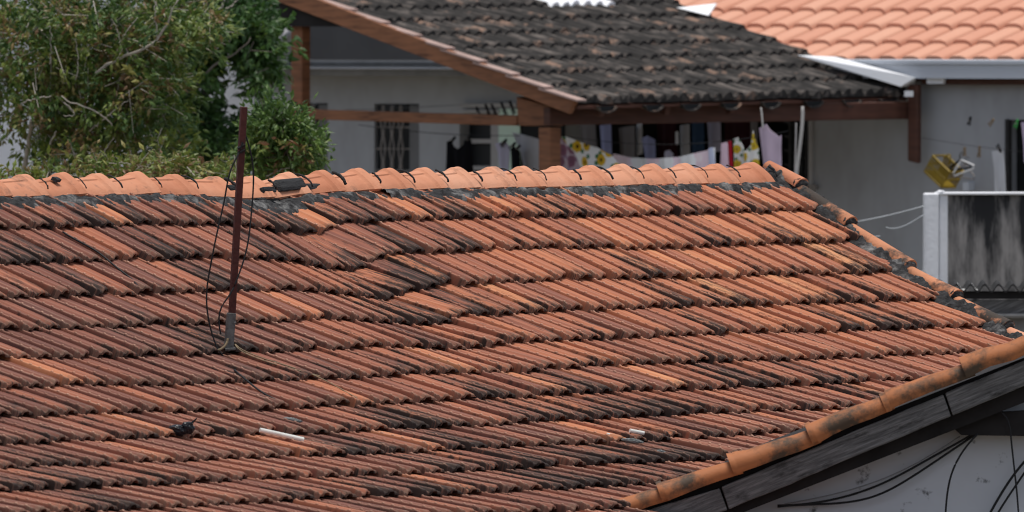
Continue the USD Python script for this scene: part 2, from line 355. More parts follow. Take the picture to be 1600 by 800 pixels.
def floral(name, ground, flower, leaf, heart, scale):
    """Printed cloth: flat flowers with dark hearts and some leaves."""
    M(name, {'g': ('geometry', {}), 'dt': ('vector_math', {'math_type': 'dot_product', 'vector2': (.743, -.669, 0)}), 'sp': ('separate_xyz', {}), 'mp': ('combine_xyz', {}), 'v': ('voronoi_texture', {'dimensions': '2D', 'scale': scale, 'randomness': 0.75}), 'v2': ('voronoi_texture', {'dimensions': '2D', 'scale': scale * 1.7, 'randomness': 1.0}),
             'nz': ('noise_texture', {'scale': scale * 5}), 'w': ('math', {'math_type': 'multiply_add', 'value2': 0.22, 'value3': -0.11}), 'ad': ('math', {'math_type': 'add'}),
             'fl': ('map_range', {'from_min': 0.36, 'from_max': 0.33, 'clamp': True}), 'he': ('map_range', {'from_min': 0.13, 'from_max': 0.10, 'clamp': True}), 'le': ('map_range', {'from_min': 0.26, 'from_max': 0.23, 'clamp': True}),
             'a': ('mix_color', {'a': ground, 'b': leaf}), 'b': ('mix_color', {'b': flower}), 'c': ('mix_color', {'b': heart}), 'p': ('principled_bsdf', {'roughness': 0.9, 'specular_ior_level': 0.1})},
      [('g.position', 'dt.vector1'), ('g.position', 'sp.vector'), ('dt.value', 'mp.x'), ('sp.z', 'mp.y'), ('mp.vector', 'v.vector'), ('mp.vector', 'v2.vector'), ('mp.vector', 'nz.vector'), ('nz.fac', 'w.value1'), ('w.value', 'ad.value1'), ('v.distance', 'ad.value2'), ('ad.value', 'fl.value'), ('v.distance', 'he.value'), ('v2.distance', 'le.value'),
       ('le.result', 'a.fac'), ('a.result', 'b.a'), ('fl.result', 'b.fac'), ('b.result', 'c.a'), ('he.result', 'c.fac'), ('c.result', 'p.base_color')])


floral('cloth_sunflower', (0.80, 0.81, 0.82), (0.62, 0.40, 0.03), (0.05, 0.17, 0.08), (0.07, 0.035, 0.01), 9.0)
floral('cloth_flowery', (0.66, 0.66, 0.64), (0.50, 0.36, 0.03), (0.09, 0.17, 0.09), (0.28, 0.2, 0.03), 12.0)
floral('cloth_pinkprint', (0.52, 0.43, 0.51), (0.24, 0.11, 0.17), (0.30, 0.21, 0.31), (0.2, 0.1, 0.15), 9.0)
floral('cloth_patch', (0.76, 0.62, 0.70), (0.80, 0.82, 0.85), (0.80, 0.70, 0.75), (0.78, 0.80, 0.82), 5.0)


def leaf_mat(name, ramp):
    M(name, {'a': ('attribute', {'attribute': 'leaf'}), 's': ('separate_xyz', {}), 'r': ('rgb_ramp', {'ramp': ramp}),
             'p': ('principled_bsdf', {'roughness': 0.45, 'specular_ior_level': 0.35}), 't': ('translucent_bsdf', {}), 'mx': ('mix_closure', {'fac': 0.3})},
      [('a.vector', 's.vector'), ('s.x', 'r.fac'), ('r.color', 'p.base_color'), ('r.color', 't.color'), ('p.BSDF', 'mx.closure1'), ('t.BSDF', 'mx.closure2')], surface='mx.closure')


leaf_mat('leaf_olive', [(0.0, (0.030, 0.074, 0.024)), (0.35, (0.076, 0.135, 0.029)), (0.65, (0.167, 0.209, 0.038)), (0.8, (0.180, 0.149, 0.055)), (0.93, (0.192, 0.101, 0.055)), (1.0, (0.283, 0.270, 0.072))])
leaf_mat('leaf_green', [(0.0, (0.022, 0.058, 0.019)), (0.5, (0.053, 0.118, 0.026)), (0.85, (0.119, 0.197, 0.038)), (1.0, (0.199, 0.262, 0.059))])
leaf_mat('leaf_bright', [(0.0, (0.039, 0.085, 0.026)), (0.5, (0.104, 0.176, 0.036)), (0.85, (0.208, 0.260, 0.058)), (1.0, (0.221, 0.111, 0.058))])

# ------------------------------------------------------------------ ground
solo('ground', grid(lambda u, v: np.stack([u, v, 0.15 * (meshkit.noise(np.stack([u, v, u * 0], -1) / 9.0) - 1.0)], -1), np.linspace(-900, 900, 61), np.linspace(-600, 1600, 61)), 'soil', None, None, kind='structure')

# ------------------------------------------------------------------ the old house with the weathered roof
A0 = math.radians(61.0)
U = np.array([math.cos(A0), math.sin(A0), 0.0]); D = np.array([math.sin(A0), -math.cos(A0), 0.0])
R0 = P(650, 290, 90.0)                                      # on the ridge
TW, TL, V0 = 0.205, 0.340, 0.415                             # width of a course's tile, exposed length, first butt
pv = np.array([0.0, 0.4, 0.73, 1.07, 1.41, 1.75, 2.09, 2.43, 2.77, 3.11, 3.45, 3.8, 4.2, 6.5])
pp = np.radians([29, 29, 28.5, 27.0, 24.5, 23, 21.5, 20.5, 18.5, 16.5, 15.5, 15.5, 15.5, 15.5])
vv = np.linspace(-0.2, 6.5, 1341)
PD = np.concatenate([[0], np.cumsum(np.cos(np.interp(vv[:-1], pv, pp)) * np.diff(vv))]); PZ = np.concatenate([[0], np.cumsum(np.sin(np.interp(vv[:-1], pv, pp)) * np.diff(vv))])
PD -= np.interp(0, vv, PD); PZ -= np.interp(0, vv, PZ)
U_DIP = -1.86
dip_v = [0, 0.39, 0.73, 1.07, 1.41, 1.75, 2.5, 9]
dip_a = [0.03, 0.05, 0.078, 0.066, 0.045, 0.025, 0.0, 0.0]


def S(u, v, n=0.0, sag=True):
    """A point of the roof: u along the ridge, v down the slope, n above it."""
    u, v = np.asarray(u, float), np.asarray(v, float)
    z = -np.interp(v, vv, PZ)
    if sag:
        x = u - (U_DIP - 0.30 * (v - 0.6))
        z = z - np.interp(v, dip_v, dip_a) * np.where(x < 0, np.exp(-(x / 0.62) ** 2), np.exp(-(x / 0.27) ** 2))
        z = z + 0.022 * (meshkit.noise(np.stack([u * 0.7, v * 0.8, u * 0 + 3.3], -1)) - 0.5)
    a = np.interp(v, pv, pp)
    p = R0 + u[..., None] * U + np.interp(v, vv, PD)[..., None] * D + z[..., None] * Z
    return p + np.asarray(n)[..., None] * (np.sin(a)[..., None] * D + np.cos(a)[..., None] * Z)


def on_roof(px, py, n=0.0):
    """(u, v) of the roof seen at a pixel of the photograph."""
    from scipy.optimize import least_squares
    r = least_squares(lambda q: proj(S(q[0], q[1], n)) - [px, py], [(px - 650 - 1.5 * (py - 290)) / 150, (py - 290) / 140.0])
    return r.x


def at_ridge(px):
    """u on the ridge line under a picture column."""
    from scipy.optimize import brentq
    return brentq(lambda u: proj(S(np.array(u), np.array(0.0), sag=False))[0] - px, -12, 8)


U_END = at_ridge(1176)
e0_, e1_ = on_roof(1272, 327), on_roof(1571, 531)


def edge_u(v):
    """Where the roof ends on the right, v down the slope: an oblique cut."""
    return e0_[0] + (v - e0_[1]) * (e1_[0] - e0_[0]) / (e1_[1] - e0_[1])


house = Thing('old_house', 'low house with a large sagging roof of weathered orange clay tiles', 'house', [*S(np.array(-1.0), np.array(2.0))[:2], 0])

# tile template: s across, t along, h up
top = np.array([(0, .015), (.0005, .0265), (.002, .0315), (.004, .0335), (.010, .0335), (.0125, .0310), (.0140, .0282), (.040, .0282), (.054, .0255), (.061, .0225), (.066, .0215), (.094, .0215), (.099, .0240), (.103, .0275), (.109, .0280), (.116, .0272), (.145, .0262), (.158, .0240), (.166, .0220), (.199, .0210), (.204, .004), (.218, .003)])
DROP = np.interp(top[:, 0], [0, .05, .062, .070, .092, .102, .150, .163, .170, .200, .218], [0, 0, .004, .010, .010, .0, .0, .006, .009, .009, 0])   # the hollows deepen towards the butt
bot = np.array([(0, -.018), (.006, -.023), (.054, -.023), (.062, -.018), (.068, -.002), (.104, -.002), (.112, .008), (.122, .013), (.150, .013), (.158, .009), (.165, -.002), (.201, -.003), (.218, -.003)])


def make_tile(k):
    r = np.random.default_rng(100 + k)
    tt = [0.0, 0.32, 0.378, 0.392, 0.399, 0.402]
    secs_v, n1, n2 = [], len(top), len(bot)
    for t in tt:
        tp, bt = top.copy(), bot.copy()
        tp[:, 1] -= DROP * np.clip((t - .30) / .08, 0, 1) + {0.392: .0015, 0.399: .006, 0.402: .013}.get(t, 0)
        tp[:, 1] = np.maximum(tp[:, 1], np.interp(tp[:, 0], bot[:, 0], bot[:, 1]) + 0.003)
        lift = 0.044 * t / 0.402
        if t < 0.31:
            bt[:, 1] = np.maximum(bt[:, 1], -0.004)
        secs_v.append(np.concatenate([np.column_stack([tp[:, 0], np.full(n1, t), tp[:, 1] + lift]), np.column_stack([bt[::-1, 0], np.full(n2, t), bt[::-1, 1] + lift])]))
    loop = np.array([np.vstack([s, s[:1]]) for s in secs_v])
    m = loft(loop)
    # butt face: zip the upper and lower outlines by s
    w = loop.shape[1]; o = (len(tt) - 1) * w
    a = list(range(n1)); b = [n1 + n2 - 1 - j for j in range(n2)]
    i = j = 0; f = []
    while i < n1 - 1 or j < n2 - 1:
        if j == n2 - 1 or (i < n1 - 1 and top[i + 1, 0] <= bot[j + 1, 0]):
            f.append([o + a[i], o + b[j], o + a[i + 1]]); i += 1
        else:
            f.append([o + a[i], o + b[j], o + b[j + 1]]); j += 1
    m = trimesh.Trimesh(m.vertices, np.vstack([m.faces, f]), process=False)
    nibs = []
    for q in range(6):
        t = 0.085 + 0.058 * q + r.uniform(-.006, .006); s = 0.0075
        b4 = np.array([(s - .006, t - .009), (s + .006, t - .009), (s + .006, t + .007), (s - .006, t + .007)])
        h = 0.0330 + 0.044 * t / 0.402
        lo = np.column_stack([b4, np.full(4, h)]); hi = np.column_stack([s + (b4[:, 0] - s) * .55, t + (b4[:, 1] - t) * .55, np.full(4, h + 0.0042)])
        nibs.append(trimesh.Trimesh(np.vstack([lo, hi]), [[4, 5, 6], [4, 6, 7], [0, 1, 5], [0, 5, 4], [1, 2, 6], [1, 6, 5], [2, 3, 7], [2, 7, 6], [3, 0, 4], [3, 4, 7]], process=False))
    m.merge_vertices(); m.fix_normals()
    fc = m.triangles_center; flat = (np.abs(fc[:, 0] - .09) < .012) & (m.face_normals[:, 2] ** 2 > .5) & (fc[:, 2] > np.interp(fc[:, 1], [0, .402], [.012, .056]))
    if m.face_normals[flat, 2].mean() < 0:
        m.invert()
    m = cat_([m] + nibs)
    if k == 2:                                              # a tile with a broken corner
        v = m.vertices; c = (v[:, 1] > 0.36) & (v[:, 0] > 0.10); v[c, 1] -= 0.035 * (v[c, 0] - 0.09) / 0.12; m.vertices = v
    v, f, n = meshkit.arrays(m, 24)
    return v, f[:, ::-1], n


templates = [make_tile(k) for k in range(3)]

lichen_spots = [(470, 330, 110, 40, .55), (420, 310, 120, 25, .5), (560, 420, 70, 40, .45), (640, 470, 90, 30, .45), (620, 590, 110, 30, .4), (860, 345, 28, 18, .7), (915, 355, 45, 22, .5), (1070, 355, 22, 22, .75), (1215, 350, 35, 18, .8),
                (1250, 445, 45, 18, .75), (1330, 480, 60, 18, .55), (1100, 460, 40, 18, .4), (60, 400, 80, 40, .22), (250, 390, 40, 40, .25), (300, 430, 40, 20, .35), (150, 320, 130, 30, .4), (960, 650, 100, 35, .55), (1010, 720, 100, 30, .6), (870, 740, 90, 30, .45), (560, 690, 120, 30, .4),
                (110, 760, 150, 30, .4), (180, 690, 110, 25, .35), (660, 760, 120, 30, .35), (1370, 500, 60, 20, .4), (1180, 590, 80, 20, .3), (1300, 370, 30, 20, .35), (700, 320, 60, 20, .35), (340, 560, 90, 30, .3), (30, 290, 40, 30, .3), (790, 640, 80, 25, .4)]
bright_tiles = [(640, 712), (215, 665), (60, 585), (700, 560), (345, 470), (150, 330), (470, 345), (930, 690), (1360, 690), (480, 740), (610, 340), (100, 330)]
tiles = []
for row in range(0, 16):
    vb = V0 + TL * row
    shift = 0.0
    ue = edge_u(vb - 0.02)
    n0 = int(math.floor((ue + 14.5) / TW))
    for c in range(n0):
        u = U_END + 0.10 - TW * (c + 1 + math.ceil((U_END + 0.10 - ue) / TW - 0.55)) + rng.normal(0, .004)
        vbj = vb + rng.normal(0, .009)
        mid = proj(S(np.array(u + TW / 2), np.array(vbj - TL / 2)))
        if mid[0] < -420 or mid[1] > 905 or mid[0] > 1750:
            continue
        tiles.append((row, u, vbj, mid))


def tile_frame(u, v_butt):
    uc, vc = u + TW / 2, v_butt - 0.17
    e = 0.05
    o = S(np.array(uc), np.array(vc))
    eu = S(np.array(uc + e), np.array(vc)) - S(np.array(uc - e), np.array(vc)); eu /= np.linalg.norm(eu)
    ev = S(np.array(uc), np.array(vc + e)) - S(np.array(uc), np.array(vc - e)); ev -= eu * (ev @ eu); ev /= np.linalg.norm(ev)
    return o, eu, ev, np.cross(eu, ev)


made = []
for row, u, vb, mid in tiles:
    o, eu, ev, en = tile_frame(u, vb)
    if en[2] < 0:
        en = -en
    near_fault = math.exp(-(((u - U_DIP - 0.05) / 0.4) ** 2)) * (1 if 1 <= row <= 4 else 0.3)
    yaw = rng.normal(0, 0.012 + 0.010 * near_fault); roll = rng.normal(0, 0.014 + 0.022 * near_fault); pit = rng.normal(0, 0.007 + 0.006 * near_fault)
    lift = abs(rng.normal(0, 0.003 + 0.003 * near_fault))
    if rng.random() < 0.03:
        yaw += rng.normal(0, .05); lift += .006
    if row == 2 and abs(mid[0] - 545) < 13:
        yaw, lift, roll = -0.30, 0.030, 0.10
    k = 2 if rng.random() < 0.09 else int(rng.random() < 0.5)
    v, f, n = templates[k]
    loc = v - [TW / 2, 0.402 - 0.17, 0]
    cy, sy, cr, sr = math.cos(yaw), math.sin(yaw), math.cos(roll), math.sin(roll)
    R = np.array([[cy, -sy, 0], [sy, cy, 0], [0, 0, 1]]) @ np.array([[cr, 0, sr], [0, 1, 0], [-sr, 0, cr]]) @ np.array([[1, 0, 0], [0, math.cos(pit), -math.sin(pit)], [0, math.sin(pit), math.cos(pit)]])
    B = np.stack([eu, ev, en])
    w = o + ((loc @ R.T) + [0, 0, lift]) @ B
    nn = (n @ R.T) @ B
    rnd = rng.random()
    sx, sy_ = mid
    st = 0.27 + 0.62 * (meshkit.fbm(np.array([u * 1.3, vb * 1.6, 7.1]), 3) - 0.35) + rng.normal(0, .17)
    for bx, by, rx, ry, am in lichen_spots:
        st += am * 0.80 * math.exp(-((sx - bx) / rx) ** 2 - ((sy_ - by) / ry) ** 2)
    orange = 1 / (1 + math.exp(-((sx - 560) / 120))) * 1 / (1 + math.exp((sy_ - 600) / 60))
    tone = 0.30 + 0.37 * orange + 0.16 * (meshkit.noise(np.array([u * 0.9, vb * 1.1, 1.7])) - .5) + rng.normal(0, .10) + (0.22 if rng.random() < .07 else 0)
    if any(abs(sx - a) < 15 and abs(sy_ - b) < 18 for a, b in bright_tiles):
        tone = 0.80; st = 0.0
    tuv = np.column_stack([v[:, 0] + u * 0 + rnd * 37.0, v[:, 1] + 0 * vb, np.full(len(v), rnd * 11.0 + row)])
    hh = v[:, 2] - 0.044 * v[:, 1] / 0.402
    edge = np.where(hh > 0.0345, 0.85, np.where((hh > 0.0305) & (v[:, 0] < .016), 0.42, np.where((v[:, 0] > .1) & (v[:, 0] < .112), .22, 0.0))) * (v[:, 1] < 0.398)  # bead crests and nibs paled for wear and the light they catch
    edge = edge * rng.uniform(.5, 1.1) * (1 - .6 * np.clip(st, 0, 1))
    rub_highlight = np.column_stack([edge, edge * 0, edge * 0])
    wear = np.column_stack([tone + edge * 0, np.clip(min(st, .84) * (0.70 + 0.30 * v[:, 1] / 0.402) + np.where((v[:, 0] > .160) | (v[:, 0] < .001), .13, np.where((v[:, 0] > .062) & (v[:, 0] < .099), .07, -.03)), 0, 1.2), np.clip((v[:, 1] - 0.22) / 0.17, 0, 1.0) + (v[:, 1] > 0.395) * 0.3])
    inside = -20 < sx < 1620 and sy_ < 820 and (sy_ < 800 - (sx - 905) * 0.41 + 10 or sx < 905)
    made.append((w, f, nn, tuv, wear, inside, row, mid, rub_highlight))
order = sorted(range(len(made)), key=lambda i: (not made[i][5], made[i][6] if made[i][7][0] > 0 else 99))
single = set(order[:298])
rest = [made[i] for i in range(len(made)) if i not in single]
for i in sorted(single):
    w, f, nn, tuv, wear, *_ = made[i]; rub_highlight = made[i][8]
    part(house, 'tile', (w, f), 'clay_tile', normals=nn, primvars={'tuv': tuv, 'wear': wear, 'rub_highlight': rub_highlight})
off, FF = 0, []
for r_ in rest:
    FF.append(r_[1] + off); off += len(r_[0])
part(house, 'remaining_tiles', (np.vstack([r[0] for r in rest]), np.vstack(FF)), 'clay_tile', normals=np.vstack([r[2] for r in rest]), primvars={'tuv': np.vstack([r[3] for r in rest]), 'wear': np.vstack([r[4] for r in rest]), 'rub_highlight': np.vstack([r[8] for r in rest])}, kind='stuff')

# boards under the tiles, the back slope and the walls
us, vs = np.linspace(0, 1, 60), np.linspace(0.0, 5.75, 40)
part(house, 'roof_boarding', cat_([grid(lambda u, v: S(-12.5 + (edge_u(v) + 12.48) * u, v, n_), us, vs) for n_ in (-0.02, -0.06)]), 'black_timber')
part(house, 'back_slope', hexa(S(np.array(-11.5), np.array(0.0), -.01, False), S(np.array(U_END), np.array(0.0), -.01, False), S(np.array(U_END), np.array(0.0), 0, False) - D * 4 - Z * 2.0, S(np.array(-11.5), np.array(0.0), 0, False) - D * 4 - Z * 2.0, (0, 0, -.08)), 'worn_clay')
w0, w1 = R0 - U * 11.2 - D * 3.6, R0 + U * (U_END - 0.25) - D * 3.6
w2, w3 = R0 + U * (U_END - 0.25) + D * 4.6, R0 - U * 11.2 + D * 4.6
for a, b in ((w0, w1), (w1, w2), (w2, w3), (w3, w0)):
    a, b = a * [1, 1, 0], b * [1, 1, 0]
    t = (b - a) / np.linalg.norm(b - a); s = np.cross(Z, t) * 0.18
    part(house, 'wall', hexa(a, b, b + s, a + s, (0, 0, R0[2] - 2.35)), 'old_wall')

# ridge caps: half-round, creased along the crown, flared collar at the right end
caps_px = [-190, -130, -72, -14, 45, 103, 159, 221, 279, 343, 400, 456, 509, 565, 616, 670, 722, 777, 824, 880, 929, 976, 1027, 1077, 1126, 1181]
cap_u = [at_ridge(x - 6) for x in caps_px]


def ridge_cap(u0, u1, r=0.0, tilt=0.0, drop=0.0):
    """From the tail u0 (left) to the collar's end u1."""
    L = u1 - u0
    ts = np.array([-0.10, 0.30, 0.66, 0.745, 0.765, 0.785, 0.805, 0.83, 0.90, 0.96, 0.99, 1.0])
    fl = np.array([0.0, 0.0, 0.0, 0.02, 0.10, 0.45, 0.85, 0.92, 0.88, 1.0, 1.0, 0.7])  # collar
    crest = np.array([1, 1, 1, 0.9, 0.5, 0.1, 0, 0, 0, 0, 0, 0])
    p_ = np.sort(np.concatenate([np.linspace(-1.12, 1.12, 33), [-.375, -.335, .335, .375]])); ap = np.clip(np.abs(p_), 0, 1)
    g1 = np.cos(math.pi / 2 * ap) ** .85
    outs, ins = [], []
    for t, q, c in zip(ts, fl, crest):
        hw = 0.104 + 0.022 * q - 0.004 * (t < 0); hh = 0.056 + 0.014 * q
        x = hw * p_; y = hh * g1 - np.maximum(np.abs(p_) - 1, 0) * .16 + (0.005 * q + 0.012 * np.clip((t - .35) / .48, 0, 1) ** 1.5) * np.exp(-(p_ / .40) ** 2) + 0.0065 * c * (np.abs(p_) < .36)
        base = R0 + U * (u0 + t * L) + Z * (0.004 + tilt * (t - .5) - drop - 0.03 * math.exp(-((u0 + t * L - U_DIP) / 0.6) ** 2)) + D * r * (t - .5)
        outs.append(base + x[:, None] * D + y[:, None] * Z)
        ins.append(base + (x * 0.88)[:, None] * D + (y - 0.012)[:, None] * Z)
    return shell(outs, ins)


rr = np.random.default_rng(5)
for a, b in zip(cap_u[:-1], cap_u[1:]):
    part(house, 'ridge_tile', ridge_cap(a, b + 0.012, rr.normal(0, .010), 0.010 + rr.normal(0, .006)), 'clean_clay', smooth=28)
tarr = np.random.default_rng(15)


def lump(c, ax, ay, az, seed, rad=(0.05, 0.03, 0.02)):
    m = trimesh.creation.icosphere(3); v = m.vertices.copy()
    q = 0.65 + 0.7 * meshkit.fbm(v * 1.9 + seed * 3.1, 4, seed)
    v = v * q[:, None]
    m.vertices = c + v[:, :1] * rad[0] * ax + v[:, 1:2] * rad[1] * ay + v[:, 2:] * rad[2] * az
    return m


# black repairs at some collars and on the patched cap
for i, x in enumerate([48, 107, 163, 225, 283, 345, 405, 461, 513, 568, 622, 674, 727, 781, 828, 882, 931, 980, 1030, 1080, 1130, 1188]):
    u = at_ridge(x - 4); an = np.linspace(0.12, [1.0, 1.5, 1.3][i % 3], 9)
    ps = [R0 + U * (u + 0.012) + D * (0.112 * math.cos(a) + tarr.normal(0, .002)) + Z * (0.009 - 0.03 * math.exp(-((u - U_DIP) / 0.6) ** 2) + 0.074 * math.sin(a)) for a in an]
    part(house, 'tar_seam', tube(ps, (0.004 if 340 < x < 740 or 880 < x < 940 else 0.0022) + 0.003 * tarr.random(len(an)) + (0.003 if x in (345, 513, 1188) else 0), 6), 'tar', smooth=True)


def patch(u0, u1, a0, a1, lift=0.006):
    """Tar smeared on a ridge cap between two angles round it."""
    def fn(s, a):
        e = meshkit.fbm(np.stack([s * 9, a * 4, s * 0 + 2], -1), 3) - 0.5
        edge = np.minimum(np.minimum(s - u0, u1 - s) / 0.03, np.minimum(a - a0, a1 - a) / 0.15)
        h = np.where(edge <= 0, -0.012, lift + 0.012 * e)
        b = R0 + s[..., None] * U + (0.010 - 0.03 * np.exp(-((s - U_DIP) / 0.6) ** 2))[..., None] * Z
        return b + ((0.108 + h) * np.cos(a))[..., None] * D + ((0.070 + h) * np.sin(a))[..., None] * Z
    return grid(fn, np.linspace(u0, u1, 24), np.linspace(a0, a1, 16))


part(house, 'tar_patch', patch(at_ridge(409), at_ridge(452), -0.05, 0.95), 'tar', smooth=True)
part(house, 'tar_patch', patch(at_ridge(382), at_ridge(402), -0.05, 0.42), 'tar', smooth=True)
part(house, 'tar_patch', patch(at_ridge(68), at_ridge(75), 0.75, 1.15), 'tar', smooth=True)
part(house, 'tar_patch', patch(at_ridge(330), at_ridge(340), 0.0, 0.55), 'tar', smooth=True)


# mortar bedding below the caps and along the verge: lumpy, uneven lower edge
def bedding(u0, u1, v1, hgt, seed, nu=420, nv=34):
    def fn(u, v):
        f1 = meshkit.fbm(np.stack([u * 15, v * 22, u * 0 + seed], -1), 4, seed); f2 = meshkit.fbm(np.stack([u * 3.1, u * 0, u * 0 + seed + 5], -1), 4, seed)
        reach = v1 * (0.55 + 0.9 * f2) + 0.05 * np.exp(-((u - U_DIP) / 0.45) ** 2)
        k = np.clip((reach - v) / 0.07, -1, 1)
        return S(u, v, np.where(k > 0, 0.030 + (hgt - 0.025 * np.clip(1 - (v - .10) / .05, 0, 1) + 0.055 * (f1 - 0.5) * np.clip((v - .09) / .04, 0.1, 1)) * np.sqrt(np.clip(k, 0, 1)), 0.030 + 0.045 * k))
    return grid(fn, np.linspace(u0, u1, nu), np.linspace(0.02, v1 * 1.5 + 0.08, nv))


part(house, 'ridge_mortar', bedding(-8.0, at_ridge(560), 0.235, 0.026, 3, 620, 36), 'mortar', smooth=50)
part(house, 'ridge_mortar', bedding(at_ridge(560), U_END + 0.06, 0.215, 0.030, 8, 620, 34), 'mortar', smooth=50)
for i, (x, y, a, b, c) in enumerate([(430, 312, .16, .05, .035), (465, 305, .14, .05, .035), (405, 318, .10, .05, .03), (490, 303, .10, .045, .03), (350, 305, .12, .04, .03), (300, 300, .10, .03, .025), (110, 302, .05, .03, .025)]):
    q = on_roof(x, y); o, eu, ev, en = tile_frame(q[0] - TW / 2, q[1] + 0.17)
    part(house, 'mortar_lump', lump(S(np.array(q[0]), np.array(q[1]), 0.035), eu, ev, en if en[2] > 0 else -en, i + 1, (a * 1.6, b, c)), 'tar', smooth=True)

# the right-hand verge: an oblique line of half-round caps bedded in mortar
def edge_frame(v, n):
    b = S(np.array(edge_u(v) - 0.055 + 0.006 * math.sin(v * 9)), np.array(v), n, False)
    t = S(np.array(edge_u(v + .02)), np.array(v + .02), n, False) - S(np.array(edge_u(v - .02)), np.array(v - .02), n, False); t /= np.linalg.norm(t)
    a = np.interp(v, pv, pp); N = math.sin(a) * D + math.cos(a) * Z
    X = np.cross(t, N); X /= np.linalg.norm(X); X = X if X @ U > 0 else -X
    N = np.cross(X, t); N = N if N[2] > 0 else -N
    return b, t, X, N


def verge_cap(v0, v1, mat):
    outs, ins = [], []
    an = np.radians(np.linspace(-8, 188, 17))
    for t in np.linspace(0, 1, 5):
        r = 0.037 + 0.014 * t
        b, tt, X, N = edge_frame(v0 + (v1 - v0) * t, 0.050 + 0.024 * t)
        outs.append(b + (r * np.cos(an))[:, None] * X + (r * np.sin(an))[:, None] * N)
        ins.append(b + (r * .80 * np.cos(an))[:, None] * X + (r * .80 * np.sin(an))[:, None] * N)
    part(house, 'verge_tile', shell(outs, ins), mat, smooth=50)
    b, tt, X, N = edge_frame(v1 - 0.012, 0.080)
    part(house, 'mortar_plug', lump(b, X, np.cross(N, X), N, int(v0 * 10) + 3, (0.048, 0.03, 0.040)), 'mortar', smooth=True)


ends_v = [-0.02] + [on_roof(x - 14, y + 18)[1] for x, y in ((1245, 292), (1326, 352), (1407, 421), (1494, 468), (1582, 516))]
ends_v += [ends_v[-1] + 0.36 * k for k in range(1, 9)]
for k, (a, b) in enumerate(zip(ends_v[:-1], ends_v[1:])):
    verge_cap(a - 0.03, b, ['clean_clay', 'worn_clay', 'worn_clay', 'worn_clay', 'worn_clay'][k % 5])


def verge_bed(w, v):
    f1 = meshkit.fbm(np.stack([w * 22, v * 16, w * 0 + 4], -1), 4, 2)
    reach = 0.125 + 0.15 * (meshkit.fbm(np.stack([v * 3.0, v * 0, v * 0 + 9], -1), 3, 4) - 0.5)
    k = np.clip((w + 0.06 + reach) / 0.07, -1, 1)
    return S(edge_u(v) + w, v, np.where(k > 0, 0.012 + (0.060 + 0.10 * (f1 - .5)) * np.sqrt(np.clip(k, 0, 1)), 0.012 + 0.05 * k), False)


part(house, 'verge_mortar', grid(verge_bed, np.linspace(-0.34, -0.02, 28), np.linspace(0.0, 4.6, 460)), 'mortar', smooth=50)
part(house, 'verge_board', cat_([grid(lambda n_, v: S(edge_u(v) + d_, v, n_, False), np.array([-.18, -.01]), np.linspace(0, 4.6, 40)) for d_ in (-.04, -.01)]), 'grey_timber')

# ------------------------------------------------------------------ things on that roof
pu, pvv = on_roof(357, 546, 0.055)
foot = S(np.array(pu), np.array(pvv), 0.055)
Yp = foot[1] - 0.03
pole = Thing('antenna_mast', 'dark rusty square mast leaning slightly on the tiled roof', 'mast', P(357, 546, Yp))


def square_tube(pts_px, w):
    a, b = P(*pts_px[0], Yp), P(*pts_px[1], Yp)
    return bar(a, b, w, w, up=np.array([0.35, -1, 0.0]), r=0.003)


part(pole, 'mast_tube', square_tube([(362, 497), (381, 167)], 0.031), 'rust')
part(pole, 'foot_sleeve', square_tube([(357, 546), (361.5, 489)], 0.039), 'zinc')
part(pole, 'foot_plate', bar(P(352, 546, Yp), P(368, 545, Yp), 0.06, 0.012, r=0.002), 'zinc')
for y_ in (228, 236):
    part(pole, 'clamp', tube([P(371.5, y_ + 4, Yp - .012), P(382.5, y_ - 2, Yp - .012)], 0.009, 6), 'black_cable')
part(pole, 'bolt', tube([P(365, 504, Yp - .01), P(369, 504, Yp - .01)], 0.006), 'zinc')
wires = [('black cable hanging in a loop left of the rusty mast', [(379, 222, -.03), (373, 240, -.03), (362, 262, -.05), (352, 305, -.05), (340, 360, -.06), (328, 420, -.06), (323, 455, -.05), (326, 500, -.05), (334, 530, -.04), (341, 546, -.05), (352, 560, -.06), (366, 580, -.08)], 'black_cable', .0042),
         ('black cable falling to the right of the rusty mast', [(380, 200, .03), (388, 225, .03), (394, 250, .04), (396, 285, .05), (393, 330, .04), (384, 395, 0), (372, 432, -.03), (358, 462, -.05), (346, 480, -.06), (342, 500, -.06), (345, 522, -.06)], 'black_cable', .0042),
         ('straw coloured wire coiled at the foot of the mast', [(356, 529, -.05), (353, 538, -.06), (346, 545, -.07), (341, 547, -.07)], 'straw_cable', .006)]
for lb, pts, mt, r in wires:
    solo('cable', tube(curve([P(x, y, Yp + d) for x, y, d in pts], 40), r, 5), mt, lb, 'cable', smooth=True)


def roof_line(px, lift=0.05, n=40):
    q = np.array([on_roof(x, y, lift) for x, y in px])
    c = curve(np.column_stack([q, np.zeros(len(q))]), n)
    return [S(np.array(a), np.array(b), lift) for a, b, _ in c]


for k, (pts, lb) in enumerate([([(367, 533), (390, 552), (430, 566), (480, 582), (515, 598), (558, 622)], 'straw coloured wire lying over the tiles, reaching farthest right from the mast'), ([(367, 536), (392, 556), (440, 572), (500, 588)], 'shorter straw coloured wire lying on the tiles beside a longer one')]):
    solo('cable', tube(roof_line(pts, 0.062), 0.0032, 5), 'straw_cable', lb, 'cable', smooth=True)
for k, (pts, lb) in enumerate([([(98, 362), (125, 378), (150, 392), (175, 412), (198, 430), (215, 448)], 'thin black wire lying down the tiles left of the mast'), ([(366, 578), (380, 590), (392, 600), (408, 612), (430, 624)], 'thin black wire lying over the tiles below the mast foot')]):
    solo('cable', tube(roof_line(pts, 0.066), 0.005, 5), 'black_cable', lb, 'cable', smooth=True)


